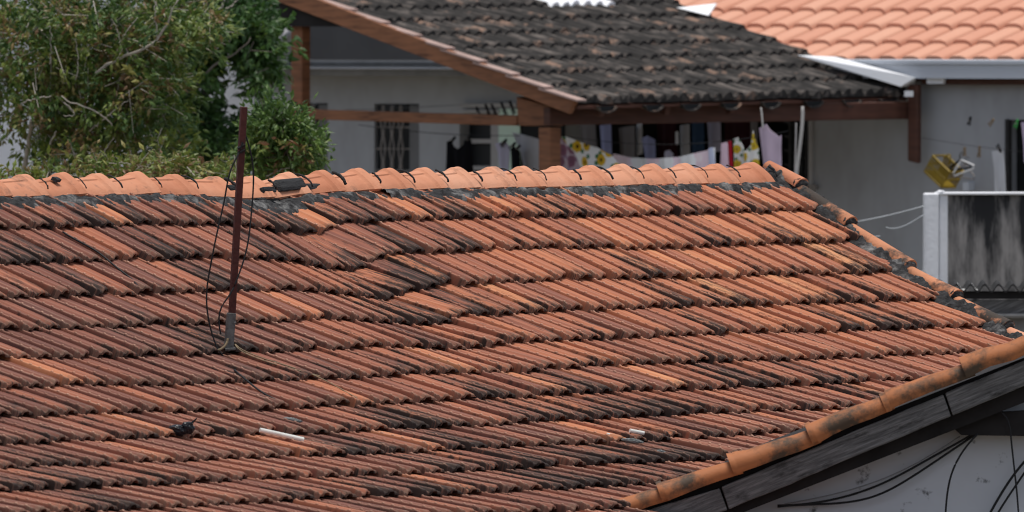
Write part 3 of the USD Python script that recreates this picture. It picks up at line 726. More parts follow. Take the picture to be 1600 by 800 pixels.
def pipe_on(px0, px1, r, lift):
    (a, b), (c, d) = on_roof(*px0, lift), on_roof(*px1, lift)
    p, q = S(np.array(a), np.array(b), lift), S(np.array(c), np.array(d), lift)
    t = (q - p) / np.linalg.norm(q - p)
    e = np.cross(t, Z); e /= np.linalg.norm(e); g = np.cross(t, e); an = np.linspace(0, 2 * np.pi, 17)
    ring = lambda c_, rr_: c_ + rr_ * (np.cos(an)[:, None] * e + np.sin(an)[:, None] * g)
    return cat_([loft([ring(p, r), ring(q, r)]), loft([ring(q, r), ring(q, r * .78), ring(q - t * .05, r * .76)]), loft([ring(p, r * .1), ring(p, r)])])


solo('pipe', pipe_on((406, 672), (474, 687), 0.0115, 0.070), 'pvc', 'long white plastic pipe lying down the lower tiles', 'pipe', smooth=40)
solo('pipe', pipe_on((984, 673), (1006, 677), 0.010, 0.075), 'pvc', 'short white pipe end on the tiles at the lower right', 'pipe', smooth=40)
solo('pipe', pipe_on((948, 678), (966, 682), 0.006, 0.060), 'pvc', 'thin pale plastic sliver left of the short pipe end', 'pipe', smooth=40)


def scrap(px, py, w, h, seed, lift=0.07, rad3=None):
    q = on_roof(px, py, lift); c = S(np.array(q[0]), np.array(q[1]), lift)
    m = lump(c, np.array([1.0, 0, -.12]), np.array([0, 1.0, 0]), Z, seed, (w, h, h))
    v = m.vertices; v += 0.35 * h * (rng.random(v.shape) - .5); m.vertices = v
    return m


def black_scrap():
    q = on_roof(284, 672, 0.075); c = S(np.array(q[0]), np.array(q[1]), 0.075)
    a = [lump(c + np.array([dx, 0, dz]), np.array([1.0, 0, -.1]), np.array([0, 1.0, 0]), Z, 31 + k, (w, .03, h)) for k, (dx, dz, w, h) in enumerate([(-.018, 0, .045, .026), (.03, .012, .03, .030)])]
    for s in (-1, 1):
        a.append(tube([c + [.045, 0, .02 + .01 * s], c + [.062 + .01 * s, -.02, .045 + .012 * s]], [.007, .003]))
    return cat_(a)


solo('plastic_scrap', black_scrap(), 'black_plastic', 'crumpled shiny black plastic scrap on the tiles at lower left', 'litter')
solo('rag', scrap(457, 657, 0.045, 0.012, 41, 0.06), 'grey_rag', 'grey rag caught on the tiles above the long white pipe', 'litter', smooth=True)
solo('rag', scrap(988, 689, 0.055, 0.011, 42, 0.06), 'grey_rag', 'pale grey rag below the short white pipe end', 'litter', smooth=True)
solo('rag', scrap(1033, 707, 0.026, 0.012, 43, 0.06), 'grey_rag', 'small dark grey scrap right of the pale grey rag', 'litter', smooth=True)
solo('rag', scrap(190, 708, 0.030, 0.008, 44, 0.06), 'grey_rag', 'small pale scrap on the tiles at the far lower left', 'litter', smooth=True)

# ------------------------------------------------------------------ the gabled house in front, lower right: verge tiles, barge board, black board for the shaded wall top, wall
YG = 84.0
gable = Thing('gabled_house', 'near house corner with a gable verge of long clay tiles above a grey barge board', 'house', [P(1450, 700, YG)[0], YG + 1.5, 0])
joints = [(1640, 523), (1505, 578), (1380, 632), (1265, 683), (1143, 731), (1031, 773), (915, 812), (800, 850)]
gx, gy = np.array([j[0] for j in joints][::-1], float), np.array([j[1] for j in joints][::-1], float)
gj = np.random.default_rng(21)
for (x1, y1), (x0, y0) in zip(joints[:-1], joints[1:]):
    outs, ins = [], []
    an = np.radians(np.linspace(-35, 200, 23))
    # tail tucked under the next tile up, mouth at the lower left
    a, b = P(x1 + 14, y1 - 4, YG + .04), P(x0, y0, YG + .04)
    t = (b - a) / np.linalg.norm(b - a); F = np.array([0, -1.0, 0]); N = np.cross(F, t); N = N if N[2] > 0 else -N
    big = 1.0 + (0.10 if x0 in (1505, 1265, 1143) else 0.0)
    for q in (0, .25, .5, .75, .93, .94, 1.0):
        r = (0.046 + 0.012 * q + (0.004 if q > .9 else 0)) * big
        c = a + (b - a) * q - N * (0.012 * (1 - q)) + N * 0.004 * gj.normal()
        outs.append(c + (r * 1.15 * np.cos(an))[:, None] * F + (r * np.sin(an))[:, None] * N)
        ins.append(c + (r * .93 * np.cos(an))[:, None] * F + (r * .78 * np.sin(an))[:, None] * N)
    part(gable, 'verge_tile', shell(outs, ins), 'verge_clay', smooth=50)


def gline(x, dy):
    return np.interp(x, gx, gy) + dy


board_cut = [(1700, 1477, 1483), (1474, 1127.5, 1132), (1124.5, 760, 764)]
for x1, x0, _ in board_cut:
    pts = [(x1, gline(min(x1, 1640), 25) - max(0, x1 - 1640) * .42), (x0, gline(x0, 24)), (x0 + 12, gline(x0 + 12, 24) + 40), (x1 + 12, gline(min(x1 + 12, 1640), 64) - max(0, x1 + 12 - 1640) * .42)]
    q = [P(x, y, YG + 0.02) for x, y in pts]
    bm_ = bevelled(hexa(*q, (0, 0.035, 0)), 0.004)
    bv, bf = trimesh.remesh.subdivide_to_size(bm_.vertices, bm_.faces, 0.06)
    bm_ = trimesh.Trimesh(bv, bf); bm_.merge_vertices()
    bm_.vertices = bm_.vertices + (np.stack([meshkit.fbm(bm_.vertices * 7 + o_, 3) - .5 for o_ in (0, 31, 77)], -1)) * [.004, .006, .012]
    part(gable, 'barge_board', bm_, 'grey_timber', smooth=40)
for k, dy in enumerate((22,)):
    q = [P(1700, gline(1640, 30) - 25, YG + .10), P(760, gline(800, 30) + 16, YG + .10), P(760, gline(800, 92) + 16, YG + .10), P(1700, gline(1640, 92) - 25, YG + .10)]
    part(gable, 'rafter', hexa(*q, (0, 0.06, 0)), 'black_timber')  # black board also stands for the shadowed wall top behind it
rp = [P(1700, gline(1640, 22) - 25, YG + .08), P(760, gline(800, 22) + 16, YG + .08)]
part(gable, 'roof_deck', hexa(rp[0], rp[1], rp[1] + [0, 2.6, 0], rp[0] + [0, 2.6, 0], (0, 0, -0.05)), 'black_timber')
pl = [P(1502, 680, YG + .16), P(1640, 682, YG + .16), P(1640, 640, YG + .16), P(1488, 648, YG + .16), P(1474, 655, YG + .16)]
xz = Polygon([(p[0], p[2]) for p in pl])
mb = trimesh.creation.extrude_polygon(xz, 2.3, engine='earcut'); v = mb.vertices.copy(); mb.vertices = np.column_stack([v[:, 0], YG + .16 + v[:, 2], v[:, 1]]); mb.fix_normals()
part(gable, 'purlin', mb, 'black_timber')
wx = [(1140, 800), (1300, 730), (1400, 684), (1500, 632), (1700, 530)]
wp = [P(x, y, YG + .3) for x, y in wx] + [np.array([P(1700, 0, YG)[0], YG + .3, 0.0]), np.array([P(1140, 0, YG)[0], YG + .3, 0.0])]
mw = trimesh.creation.extrude_polygon(Polygon([(p[0], p[2]) for p in wp]), 0.2, engine='earcut'); v = mw.vertices.copy(); mw.vertices = np.column_stack([v[:, 0], YG + .3 + v[:, 2], v[:, 1]]); mw.fix_normals()
part(gable, 'wall', mw, 'gable_plaster')
for lb, pts, mt, r in [('upper of two black cables sagging across the gable wall', [(1215, 790), (1290, 783), (1380, 755), (1450, 718), (1500, 690), (1524, 676)], 'black_cable', .0062),
                       ('lower of two black cables sagging across the gable wall', [(1215, 792), (1300, 787), (1365, 776), (1430, 742), (1490, 702), (1526, 678)], 'black_cable', .0062),
                       ('single black cable dropping in a curve from the purlin down the gable wall', [(1528, 678), (1505, 705), (1488, 738), (1480, 775), (1477, 812)], 'black_cable', .0055),
                       ('left one of the black cable pair slanting across the wall at the lower right corner', [(1610, 712), (1580, 748), (1555, 788), (1540, 815)], 'black_cable', .007),
                       ('right one of the black cable pair slanting across the wall at the lower right corner', [(1612, 722), (1590, 755), (1568, 788), (1552, 815)], 'black_cable', .006),
                       ('dark thin cable hanging over the purlin and down the wall', [(1561, 642), (1572, 652), (1580, 685), (1586, 740), (1592, 812)], 'black_cable', .005),
                       ('thin grey conduit line along the top of the gable wall', [(1225, 788), (1320, 768), (1400, 740), (1460, 708), (1500, 682)], 'grey_cable', .004)]:
    yy = YG + .12 if 'purlin' in lb else YG + .25
    solo('cable', tube(curve([P(x, y, yy) for x, y in pts], 40), r, 6), mt, lb, 'cable', smooth=True)

# ------------------------------------------------------------------ the house behind: frame along its long wall (HA) and out from it (-HB)
TH = math.radians(42.0)
HA = np.array([math.cos(TH), -math.sin(TH), 0]); HB = np.array([math.sin(TH), math.cos(TH), 0])
H0 = P(1432, 150, 114.0) * [1, 1, 0]


def H(px, py, beta):
    """The point seen at a pixel in the vertical plane beta metres behind the house's long wall (negative: in front)."""
    k = (px - 800.0) / FP; o = H0 + HB * beta
    al = (k * o[1] - o[0]) / (HA[0] - k * HA[1])
    p = o + HA * al
    return np.array([p[0], p[1], ZC - (py - HY) / FP * p[1]])


def al_be(p):
    d = np.asarray(p) - H0
    return d @ HA, d @ HB


def ab(a, b, z):
    q = H0 + HA * a + HB * b
    return np.array([q[0], q[1], z])


def panel(px0, py0, px1, py1, beta, thick, r=0.0):
    """An upright slab over a pixel rectangle in the plane beta, thick towards the wall; level in the place."""
    a, b = H(px0, py0, beta), H(px1, py1, beta)
    z0, z1 = max(a[2], b[2]), min(a[2], b[2])
    q = [a * [1, 1, 0] + Z * z0, b * [1, 1, 0] + Z * z0, b * [1, 1, 0] + Z * z1, a * [1, 1, 0] + Z * z1]
    m = hexa(*q, HB * thick)
    return bevelled(m, r) if r else m


villa = Thing('house_behind', 'grey plastered house with a new pale orange tiled roof and white gutter', 'house', ab(0, 0.5, 0))
# wall strips round the openings; y 118 is the wall's top at the left, ground far below
WT_L, WT_R = 116, 120
GROUND = 1500


def zof(px, py, beta=0.0):
    return H(px, py, beta)[2]


def wall_piece(x0, x1, zlo, zhi_, name='wall', mat='house_plaster', thick=0.2):
    a, b = H(x0, 100, 0) * [1, 1, 0], H(x1, 100, 0) * [1, 1, 0]
    zhi = min(zhi_, ztop - 0.72) if x1 > 900 else zhi_
    part(villa, name, hexa(a + Z * zhi, b + Z * zhi, b + Z * zlo, a + Z * zlo, HB * thick), mat)


ztop = zof(1432, 118) + 0.75
w1t, w1b = zof(610, 163), zof(610, 300)
wall_piece(395, 462, 0.0, ztop)
wall_piece(462, 512, 0.0, zof(490, 330)); wall_piece(462, 512, zof(490, 161), ztop)
wall_piece(512, 585, 0.0, ztop)
wall_piece(585, 655, 0.0, zof(620, 330)); wall_piece(585, 655, zof(620, 162), ztop)
wall_piece(655, 718, 0.0, ztop)
wall_piece(718, 778, 0.0, zof(748, 330)); wall_piece(718, 778, zof(748, 178), ztop)
wall_piece(778, 880, 0.0, ztop)
wall_piece(880, 1265, zof(1000, 170), ztop); wall_piece(880, 1265, 0.0, zof(1000, 420))
wall_piece(1265, 1570, 0.0, ztop)
wall_piece(1570, 1612, 0.0, zof(1590, 420)); wall_piece(1570, 1612, zof(1590, 187), ztop)
wall_piece(1612, 1720, 0.0, ztop)
# dark rooms behind the openings
for x0, x1 in ((455, 520), (580, 660), (712, 784)):
    part(villa, 'room_back', panel(x0, 130, x1, 350, 0.55, 0.05), 'dark_interior')
part(villa, 'room_back', panel(860, 130, 1290, 460, 1.8, 0.05), 'dark_interior')
part(villa, 'room_back', panel(1560, 150, 1630, 460, 0.3, 0.05), 'dark_interior')
part(villa, 'room_floor', hexa(H(860, 420, .02), H(1290, 420, .02), H(1290, 420, .02) + HB * 1.8, H(860, 420, .02) + HB * 1.8, (0, 0, -.05)), 'dark_interior')
for x in (868, 1272):
    q = H(x, 130, 0.21); part(villa, 'room_side', hexa(q, q + HB * 1.6, q + HB * 1.6 - Z * 1.3, q - Z * 1.3, HA * 0.04), 'dark_interior')
q0, q1 = H(860, 140, .21), H(1290, 140, .21)
part(villa, 'room_ceiling', hexa(q0, q1, q1 + HB * 1.6, q0 + HB * 1.6, (0, 0, .04)), 'dark_interior')


def grille_window(x0, x1, y0, y1, bars, cross):
    fr = part(villa, 'window', panel(x0, y0, x1, y1, 0.03, 0.02), 'dark_glass')
    part(fr, 'jamb', panel(x1, y0, x1 + 15, y1, 0.0, 0.05), 'window_jamb')
    xs = np.linspace(x0, x1, bars + 2)[1:-1]
    for x in xs:
        pts = []
        for y in np.linspace(y0, y1, 33):
            w = 2.6 * math.sin((y - y0) / (y1 - y0) * math.pi * 3.0) ** 2
            pts.append((x, y, w))
        for s in (-1, 1):
            part(fr, 'grille_bar', tube([H(x + s * (w + .9), y, -0.01) for x, y, w in pts], 0.0065, 5), 'grille_iron', smooth=True)
    for y in np.linspace(y0, y1, cross + 2)[1:-1]:
        part(fr, 'glazing_bar', panel(x0, y - 1.3, x1, y + 1.3, 0.01, 0.015), 'grille_iron')
    part(fr, 'sill', panel(x0 - 4, y1, x1 + 4, y1 + 10, -0.03, 0.15), 'window_frame')


grille_window(585, 640, 165, 300, 3, 3)
grille_window(462, 498, 164, 300, 3, 3)
fr = part(villa, 'window', panel(722, 182, 775, 300, 0.10, 0.02), 'dark_glass')
for a in ((718, 178, 724, 300), (767, 178, 778, 300), (724, 178, 767, 186), (724, 217, 767, 224), (724, 259, 767, 266)):
    part(fr, 'frame', panel(*a, 0.06, 0.045), 'window_frame')
part(villa, 'shutter_box', panel(717, 161, 806, 168, -0.05, 0.05), 'window_frame')
part(villa, 'shutter_box', panel(717, 172, 780, 176, -0.04, 0.04), 'window_frame')
part(villa, 'door_panel', panel(779, 170, 812, 300, -0.03, 0.03), 'green_panel', label='pale green door panel')
part(villa, 'door_panel', panel(812, 185, 880, 420, -0.02, 0.02), 'dark_interior', label='black slab painted as an unlit doorway')  # solid slab; the darkness of the doorway is in its colour
for x in (1232, 1240, 1249, 1258):
    part(villa, 'grille_bar', panel(x, 186, x + 2.2, 420, 0.02, 0.02), 'dark_grille')
for k in range(9):
    part(villa, 'grille_bar', bar(H(1226, 190 + 22 * k, 0.05), H(1266, 208 + 22 * k, 0.05), 0.012, 0.012, r=0), 'dark_grille')
part(villa, 'door_jamb', panel(1263, 186, 1269, 420, -0.015, 0.04), 'window_frame')
part(villa, 'hinge', panel(1263, 288, 1274, 296, -0.03, 0.02), 'grille_iron')
part(villa, 'door', panel(1574, 186, 1620, 460, 0.12, 0.04), 'dark_interior', label='dark door at the right edge')
part(villa, 'door_jamb', panel(1571, 186, 1575, 420, -0.015, 0.04), 'dark_grille')

# left lower roof: pale sheets above an old gutter
gp = [H(330, 92, -0.45), H(398, 92, -0.45)]
nw = 12
xs = np.linspace(0, 1, nw * 6 + 1)


def pale(u, v):
    b = gp[0] + (gp[1] - gp[0]) * u[..., None]
    w = 0.022 * np.sin(u * nw * 2 * np.pi)
    return b * [1, 1, 0] + HB * (v * 0.43)[..., None] + Z * (gp[0][2] + 0.03 + v * 0.20 + w)[..., None]


part(villa, 'lean_to_roof', cat_([grid(pale, xs, np.array([0, 1.0])), trimesh.Trimesh(grid(pale, xs, np.array([0, 1.0])).vertices - [0, 0, .012], grid(pale, xs, np.array([0, 1.0])).faces[:, ::-1], process=False)]), 'pale_roofing')
part(villa, 'old_gutter', panel(380, 94.5, 900, 105, -0.50, 0.10, 0.008), 'old_gutter')
part(villa, 'upper_wall_panel', panel(484, -20, 900, 94, -0.02, 0.02), 'overhang_shade_grey')  # wall strip with the overhang shade put into its colour
part(villa, 'eave_ledge', panel(380, 107, 900, 119, -0.40, 0.42), 'ledge_concrete')

# new orange roof: slope HB upwards, columns of barrel tiles
OW, OL, OP = 0.205, 0.300, math.radians(21.0)
eave_o = H(1300, 92, -0.08); ea, eb = al_be(eave_o); ez = eave_o[2] - 0.075


def new_tile_at(a, v):
    """Tile with its lower end v metres up the slope, at a along the eave."""
    N = -HB * math.sin(OP) + Z * math.cos(OP); V = HB * math.cos(OP) + Z * math.sin(OP)
    outs, ins = [], []
    s = np.array([0, .005, .009, .016, .030, .060, .115, .148, .164, .172, .176, .180, .186, .205])
    h = np.array([.004, .004, .026, .056, .072, .078, .078, .072, .060, .042, .022, .006, .002, .002])
    for t, l in ((0.0, .024), (0.36, 0.0)):
        b = ab(a, eb, ez) + V * (v + t) + N * l
        sc = 1.0 if t == 0 else 0.94
        outs.append(b + s[:, None] * HA + (h * sc)[:, None] * N)
        ins.append(b + s[:, None] * HA + np.minimum(h * sc - 0.003, 0.0 - l)[:, None] * N)
    return shell(outs, ins)


ro = np.random.default_rng(9)
for r_ in range(9):
    for c in range(-34, 12):
        p = proj(ab(ea + OW * (c + .5), eb, ez) + (HB * math.cos(OP) + Z * math.sin(OP)) * (OL * (r_ + .5)))
        if not (1010 < p[0] < 1680 and p[1] > -45 and (p[0] > 955 + (p[1] + 10) * 2.1)):
            continue
        part(villa, 'roof_tile', new_tile_at(ea + OW * c + ro.normal(0, .002), OL * r_ + ro.normal(0, .003)), 'new_tile', smooth=35)
V_o = HB * math.cos(OP) + Z * math.sin(OP)
part(villa, 'roof_deck', hexa(ab(ea - 2.3, eb, ez - .02), ab(ea + 2.6, eb, ez - .02), ab(ea + 2.6, eb, ez - .02) + V_o * 3.0, ab(ea - 2.3, eb, ez - .02) + V_o * 3.0, (0, 0, -.05)), 'dark_timber')
# white gutter and its soffit
def gutter(x0, y0, x1, y1):
    a, b = H(x0, y0, -0.17), H(x1, y1, -0.17)
    z = (a[2] + b[2]) / 2
    prof = [(0.14, -0.02), (0.14, -0.125), (0.0, -0.125), (0.0, -0.03), (-0.012, -0.03), (-0.012, -0.006), (0.0, 0.0), (0.012, 0.0), (0.012, -0.115), (0.13, -0.115)]
    return loft([[q * [1, 1, 0] + Z * (z + h) + HB * d for d, h in prof + prof[:1]] for q in (a, b)])


part(villa, 'gutter', gutter(1296, 93, 1700, 93), 'grey_gutter', smooth=20)
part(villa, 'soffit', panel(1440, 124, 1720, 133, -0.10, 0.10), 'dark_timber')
part(villa, 'gutter_bracket', panel(1448, 120, 1474, 131, -0.14, 0.02), 'white_metal')

# ------------------------------------------------------------------ the veranda with the blackened tile roof
ver = Thing('veranda', 'timber veranda with a blackened clay tile roof leaning on the grey house', 'veranda', ab(-0.6, -1.6, 0))
VB = -3.2
er, el = H(1418, 150, -0.06), H(903, 163, VB)
aR, bR = al_be(er); aL, bL = al_be(el)
DP = math.radians(15.8); DL, DW = 0.306, 0.104
EB = (er - el); width = np.linalg.norm(EB); EB /= width          # along the eave, left to right
DN_ = HA * math.cos(DP) - Z * math.sin(DP)                       # down the slope
DN_ -= EB * (DN_ @ EB); DN_ /= np.linalg.norm(DN_)
NV = np.cross(EB, DN_); NV = NV if NV[2] > 0 else -NV
rolls = int(round(width / DW)); DW = width / rolls
rd = np.random.default_rng(12)


def dark_tile(k, r_, jig):
    """One tile: a channel and a roll; k across from the left, r_ courses up from the eave."""
    o = el + EB * (DW * k + jig[0]) - DN_ * (DL * (r_ + 1) + jig[1])
    s = np.array([0, .12, .20, .30, .42, .55, .68, .78, .86, .92, 1.04]) * DW
    h = np.array([.004, .004, .013, .026, .033, .035, .032, .024, .010, .004, .004])
    outs, ins = [], []
    for t, l in ((-0.05, 0.0), (DL * .5, .010), (DL, .019 + jig[2])):
        b = o + DN_ * t + NV * l
        sc = 0.88 + 0.12 * (t + .05) / (DL + .05)
        outs.append(b + s[:, None] * EB + (h * sc)[:, None] * NV)
        ins.append(b + s[:, None] * EB + np.minimum(h * sc - .012, .002 - l)[:, None] * NV)
    return shell(outs, ins)


ROWS = 11
pale_cells = {(r, k) for r in (7,) for k in range(0)}
for r_ in range(ROWS):
    for k in range(rolls):
        p = proj(el + EB * DW * (k + .5) - DN_ * DL * (r_ + .5))
        if p[1] < -28:
            continue
        pale_ = p[1] < 14 and 830 < p[0] < 935
        part(ver, 'pale_tile' if pale_ else 'roof_tile', dark_tile(k, r_, (rd.normal(0, .004), rd.normal(0, .012), abs(rd.normal(0, .004)))), 'white_metal' if pale_ else 'dark_tile', smooth=35, label='clean white replacement tile' if pale_ else None)
# flat verge tiles along the left edge, stepped course by course
for r_ in range(ROWS):
    o = el - DN_ * DL * (r_ + 1)
    q = [o - EB * .07 + NV * .014, o + DN_ * (DL + .05) - EB * .07 + NV * .034, o + DN_ * (DL + .05) + EB * .02 + NV * .034, o + EB * .02 + NV * .014]
    part(ver, 'verge_tile', hexa(*q, NV * .012), 'tile_edge')
part(ver, 'roof_boarding', hexa(el - NV * .012, er - NV * .012, er - NV * .012 - DN_ * 3.35, el - NV * .012 - DN_ * 3.35, -NV * .02), 'dark_timber')
# channel mouths hanging under the eave, one under every third or fourth roll
for x in (945, 1017, 1075, 1138, 1200, 1267, 1327, 1386):
    f = (x - 903) / (1418 - 903.0)
    c = el + (er - el) * f + DN_ * 0.035 - NV * 0.012
    an = np.radians(np.linspace(180, 360, 11))
    o_, i_ = [], []
    for t, sc in ((0.0, 1.0), (-0.4, 0.9)):
        b = c + DN_ * t
        o_.append(b + (.085 * sc * np.cos(an))[:, None] * EB + (.045 * sc * np.sin(an))[:, None] * NV)
        i_.append(b + (.077 * sc * np.cos(an))[:, None] * EB + (.037 * sc * np.sin(an))[:, None] * NV)
    part(ver, 'eave_channel', shell(o_, i_), 'dark_tile', smooth=40)
    b = c - DN_ * .02
    pl_ = np.vstack([b[None], b + (.080 * np.cos(an))[:, None] * EB + (.040 * np.sin(an))[:, None] * NV])
    part(ver, 'channel_mouth', trimesh.Trimesh(pl_, [[0, q_, q_ + 1] for q_ in range(1, 11)], process=False), 'dark_interior')  # black half-disc paints the shade inside the channel
# timbers
fb0, fb1 = H(872, 182, VB + .05), H(1425, 172, -.05)
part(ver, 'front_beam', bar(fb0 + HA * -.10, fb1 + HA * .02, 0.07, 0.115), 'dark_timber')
tie0, tie1 = H(470, 178, VB + .12), H(812, 188.5, VB + .12)
part(ver, 'tie_beam', bar(tie0, tie1, 0.06, 0.066), 'timber')
part(ver, 'bracket_block', bevelled(hexa(H(806, 151, VB + .10), H(866, 168, VB + .10), H(866, 197, VB + .10), H(809, 196, VB + .10), HB * .09), .006), 'timber')
part(ver, 'post', bar(H(859, 199, VB + .12) * [1, 1, 0], H(859, 199, VB + .12), 0.105, 0.105, up=HA), 'timber')
part(ver, 'post', bar(H(466, 44, VB + .12) * [1, 1, 0] + HA * 0, H(470, 30, VB + .12), 0.085, 0.10, up=HA), 'timber')
bb = [H(398, -40, VB - .03), H(899, 158, VB - .03), H(889, 178, VB - .03), H(398, -13, VB - .03)]
part(ver, 'barge_board', bevelled(hexa(*bb, HB * .04), .005), 'timber')
q = [H(410, -60, VB + .02), H(410, -60, VB + .02) + HB * 2.6, H(424, 41, VB + .02) + HB * 2.6, H(424, 41, VB + .02)]
part(ver, 'end_board', hexa(*q, HA * .045), 'timber')
part(ver, 'end_lining', hexa(H(428, -60, VB + .10), H(428, -60, VB + .10) + HB * 2.5, H(428, 41, VB + .10) + HB * 2.5, H(428, 41, VB + .10), HA * .02), 'black_timber')  # black sheet paints the end board's inner side in shade
part(ver, 'ceiling_beam', hexa(H(424, -6, VB + .025), H(545, 38, VB + .025), H(545, 41.5, VB + .025), H(424, 41.5, VB + .025), HB * .035), 'black_timber')  # black sheet painted in place of the shadowed roof underside
part(ver, 'wall_post', bevelled(hexa(H(1417, 132, -.16), H(1433, 132, -.16), H(1433, 255, -.16), H(1417, 252, -.16), HB * .05), .01), 'dark_timber')
for k in range(5):
    a = el - DN_ * .05 + EB * (0.3 + .62 * k) - NV * .07
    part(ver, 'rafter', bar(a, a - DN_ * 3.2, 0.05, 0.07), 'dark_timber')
# flashing where the veranda roof meets the house
def on_dark(px, py, lift=0.05):
    d = np.array([(px - 800) / FP, 1.0, -(py - HY) / FP]); c = np.array([0, 0, ZC])
    return c + d * (((el + NV * lift - c) @ NV) / (d @ NV))


fl = [on_dark(1246, 86, .09), H(1305, 88.5, -.20), H(1430, 121, -.20), on_dark(1427, 133, .09), on_dark(1407, 135, .09)]
lo = [p - Z * .004 - HB * .0 for p in fl]
fm = trimesh.Trimesh(np.vstack([fl, np.array(fl) + HB * .004 - Z * .004]), [[0, 1, 2], [0, 2, 4], [2, 3, 4], [5, 7, 6], [5, 9, 7], [7, 9, 8], [0, 5, 6], [0, 6, 1], [0, 4, 9], [0, 9, 5], [4, 3, 8], [4, 8, 9], [1, 6, 7], [1, 7, 2], [2, 7, 8], [2, 8, 3]], process=False); fm.fix_normals()
part(ver, 'flashing', fm, 'white_metal', label='folded white metal flashing at the gutter end')
fl2 = [on_dark(1057, 12, .06), on_dark(1119, 5, .12), on_dark(1106, 24, .06)]
fm2 = trimesh.Trimesh(np.vstack([fl2, np.array(fl2) + HB * .01 - Z * .004]), [[0, 1, 2], [3, 5, 4], [0, 3, 4], [0, 4, 1], [1, 4, 5], [1, 5, 2], [2, 5, 3], [2, 3, 0]], process=False); fm2.fix_normals()
part(ver, 'flashing', fm2, 'white_metal', label='small white triangular flashing higher up')
part(ver, 'gutter_end', panel(1413, 142, 1424, 151, -.30, .02), 'white_metal')

# ------------------------------------------------------------------ washing under the veranda
def cloth(name, px, beta, mat, label, cat='clothing', amp=0.018, freq=34.0, seed=0, lean=0.0):
    """Hanging cloth with the outline px, folds running down it."""
    pts = np.array([H(x, y, beta) for x, y in px])
    o = pts.mean(0)
    L = np.column_stack([(pts - o) @ HA, pts[:, 2]])
    m = trimesh.creation.extrude_polygon(Polygon(L).buffer(0), 0.004, engine='earcut')
    v, f = trimesh.remesh.subdivide_to_size(m.vertices, m.faces, 0.035)
    x, z = v[:, 0], v[:, 1]
    zt = z.max()
    d = (0.25 + np.clip((zt - z) / 0.35, 0, 1)) * amp * (np.sin(x * freq + 3 * meshkit.noise(np.column_stack([x * 3, z * 2, x * 0 + seed])) * 2 + seed) + 0.5 * np.sin(x * freq * 2.3 + seed * 2 + z * 3))
    w = o * [1, 1, 0] + x[:, None] * HA + (d + v[:, 2] + lean * (zt - z))[:, None] * HB + z[:, None] * Z
    mm = trimesh.Trimesh(w, f, process=True); mm.fix_normals()
    solo(name, mm, mat, label, cat, smooth=60)


B1, B2, B3 = -2.75, -1.9, -0.7
cloth('tank_top', [(698, 221), (704, 220), (707, 228), (716, 233), (724, 226), (727, 219), (735, 218), (737, 300), (696, 300)], B2, 'cloth_black', 'black tank top hanging by its straps before the grey wall')
cloth('towel', [(772, 224), (779, 223), (790, 221), (797, 230), (796, 300), (779, 300), (777, 240)], B2, 'cloth_lavender', 'lavender grey cloth hanging in front of the pale green panel', 'laundry')
cloth('garment', [(797, 233), (803, 228), (812, 236), (816, 300), (796, 300)], B2, 'cloth_black', 'dark garment pegged between lavender cloth and pale blanket')
cloth('blanket', [(800, 207), (820, 211), (845, 218), (845, 300), (826, 300), (813, 245)], B2 + .1, 'cloth_grey', 'pale grey blanket draped diagonally left of the wooden post', 'laundry', freq=20)
cloth('cloth', [(874, 218), (882, 214), (899, 226), (908, 262), (912, 300), (872, 300)], B1 + .5, 'cloth_pinkprint', 'dusky pink printed cloth hanging right of the wooden post', 'laundry')
cloth('cloth', [(877, 214), (885, 213), (905, 222), (935, 231), (955, 242), (966, 258), (968, 300), (915, 300), (897, 238)], B1, 'cloth_sunflower', 'white cloth printed with big yellow sunflowers', 'laundry', freq=18)
cloth('towel', [(958, 240), (985, 246), (1020, 248), (1060, 245), (1100, 236), (1117, 230), (1117, 300), (958, 300)], B1 + .3, 'cloth_patch', 'long pink and white sheet sagging along the washing line', 'laundry', amp=.012)
cloth('towel', [(1106, 232), (1114, 230), (1119, 260), (1121, 300), (1106, 300)], B1, 'cloth_bluewhite', 'narrow bluish white towel at the end of the pink sheet', 'laundry')
cloth('garment', [(1126, 224), (1136, 222), (1141, 240), (1143, 300), (1119, 300)], B1 + .2, 'cloth_pink', 'pink garment hanging left of a bright red strip')
cloth('garment', [(1137, 221), (1143, 219), (1150, 300), (1141, 300)], B1 + .1, 'cloth_red', 'bright red strip of clothing between pink and flowery garments')
cloth('dress', [(1146, 217), (1152, 215), (1160, 232), (1166, 238), (1174, 226), (1177, 204), (1181, 222), (1184, 232), (1186, 300), (1149, 300)], B1 + .2, 'cloth_flowery', 'white dress with yellow flowers hanging by its straps')
cloth('dress', [(1185, 200), (1189, 198), (1197, 194), (1205, 204), (1218, 214), (1222, 211), (1222, 230), (1226, 300), (1192, 300), (1188, 240)], B1, 'cloth_mauve', 'plain mauve dress hanging by one strap from the eave', freq=22)
cloth('garment', [(1001, 216), (1012, 212), (1024, 218), (1026, 255), (1008, 256)], B3, 'cloth_blue', 'dim blue shirt hanging deep in the veranda shade')
cloth('garment', [(1026, 188), (1056, 188), (1059, 256), (1028, 256)], B3 + .1, 'cloth_maroon', 'dark maroon garment in the shade right of the blue shirt')
cloth('garment', [(1080, 185), (1100, 185), (1102, 240), (1078, 244)], B3 + .1, 'cloth_navy', 'navy garment in the shade above the pink sheet right end')
cloth('garment', [(966, 200), (992, 196), (994, 252), (968, 252)], B3 + .2, 'cloth_brown', 'dull brown garment in the shade right of the sunflower cloth')
cloth('garment', [(905, 190), (930, 188), (934, 240), (906, 236)], B3 + .2, 'cloth_brown', 'dull dark garment in the shade above the sunflower cloth')
cloth('garment', [(936, 196), (955, 194), (958, 250), (938, 246)], B3 + .15, 'cloth_blue', 'dusky violet garment in the shade behind the sunflower cloth')
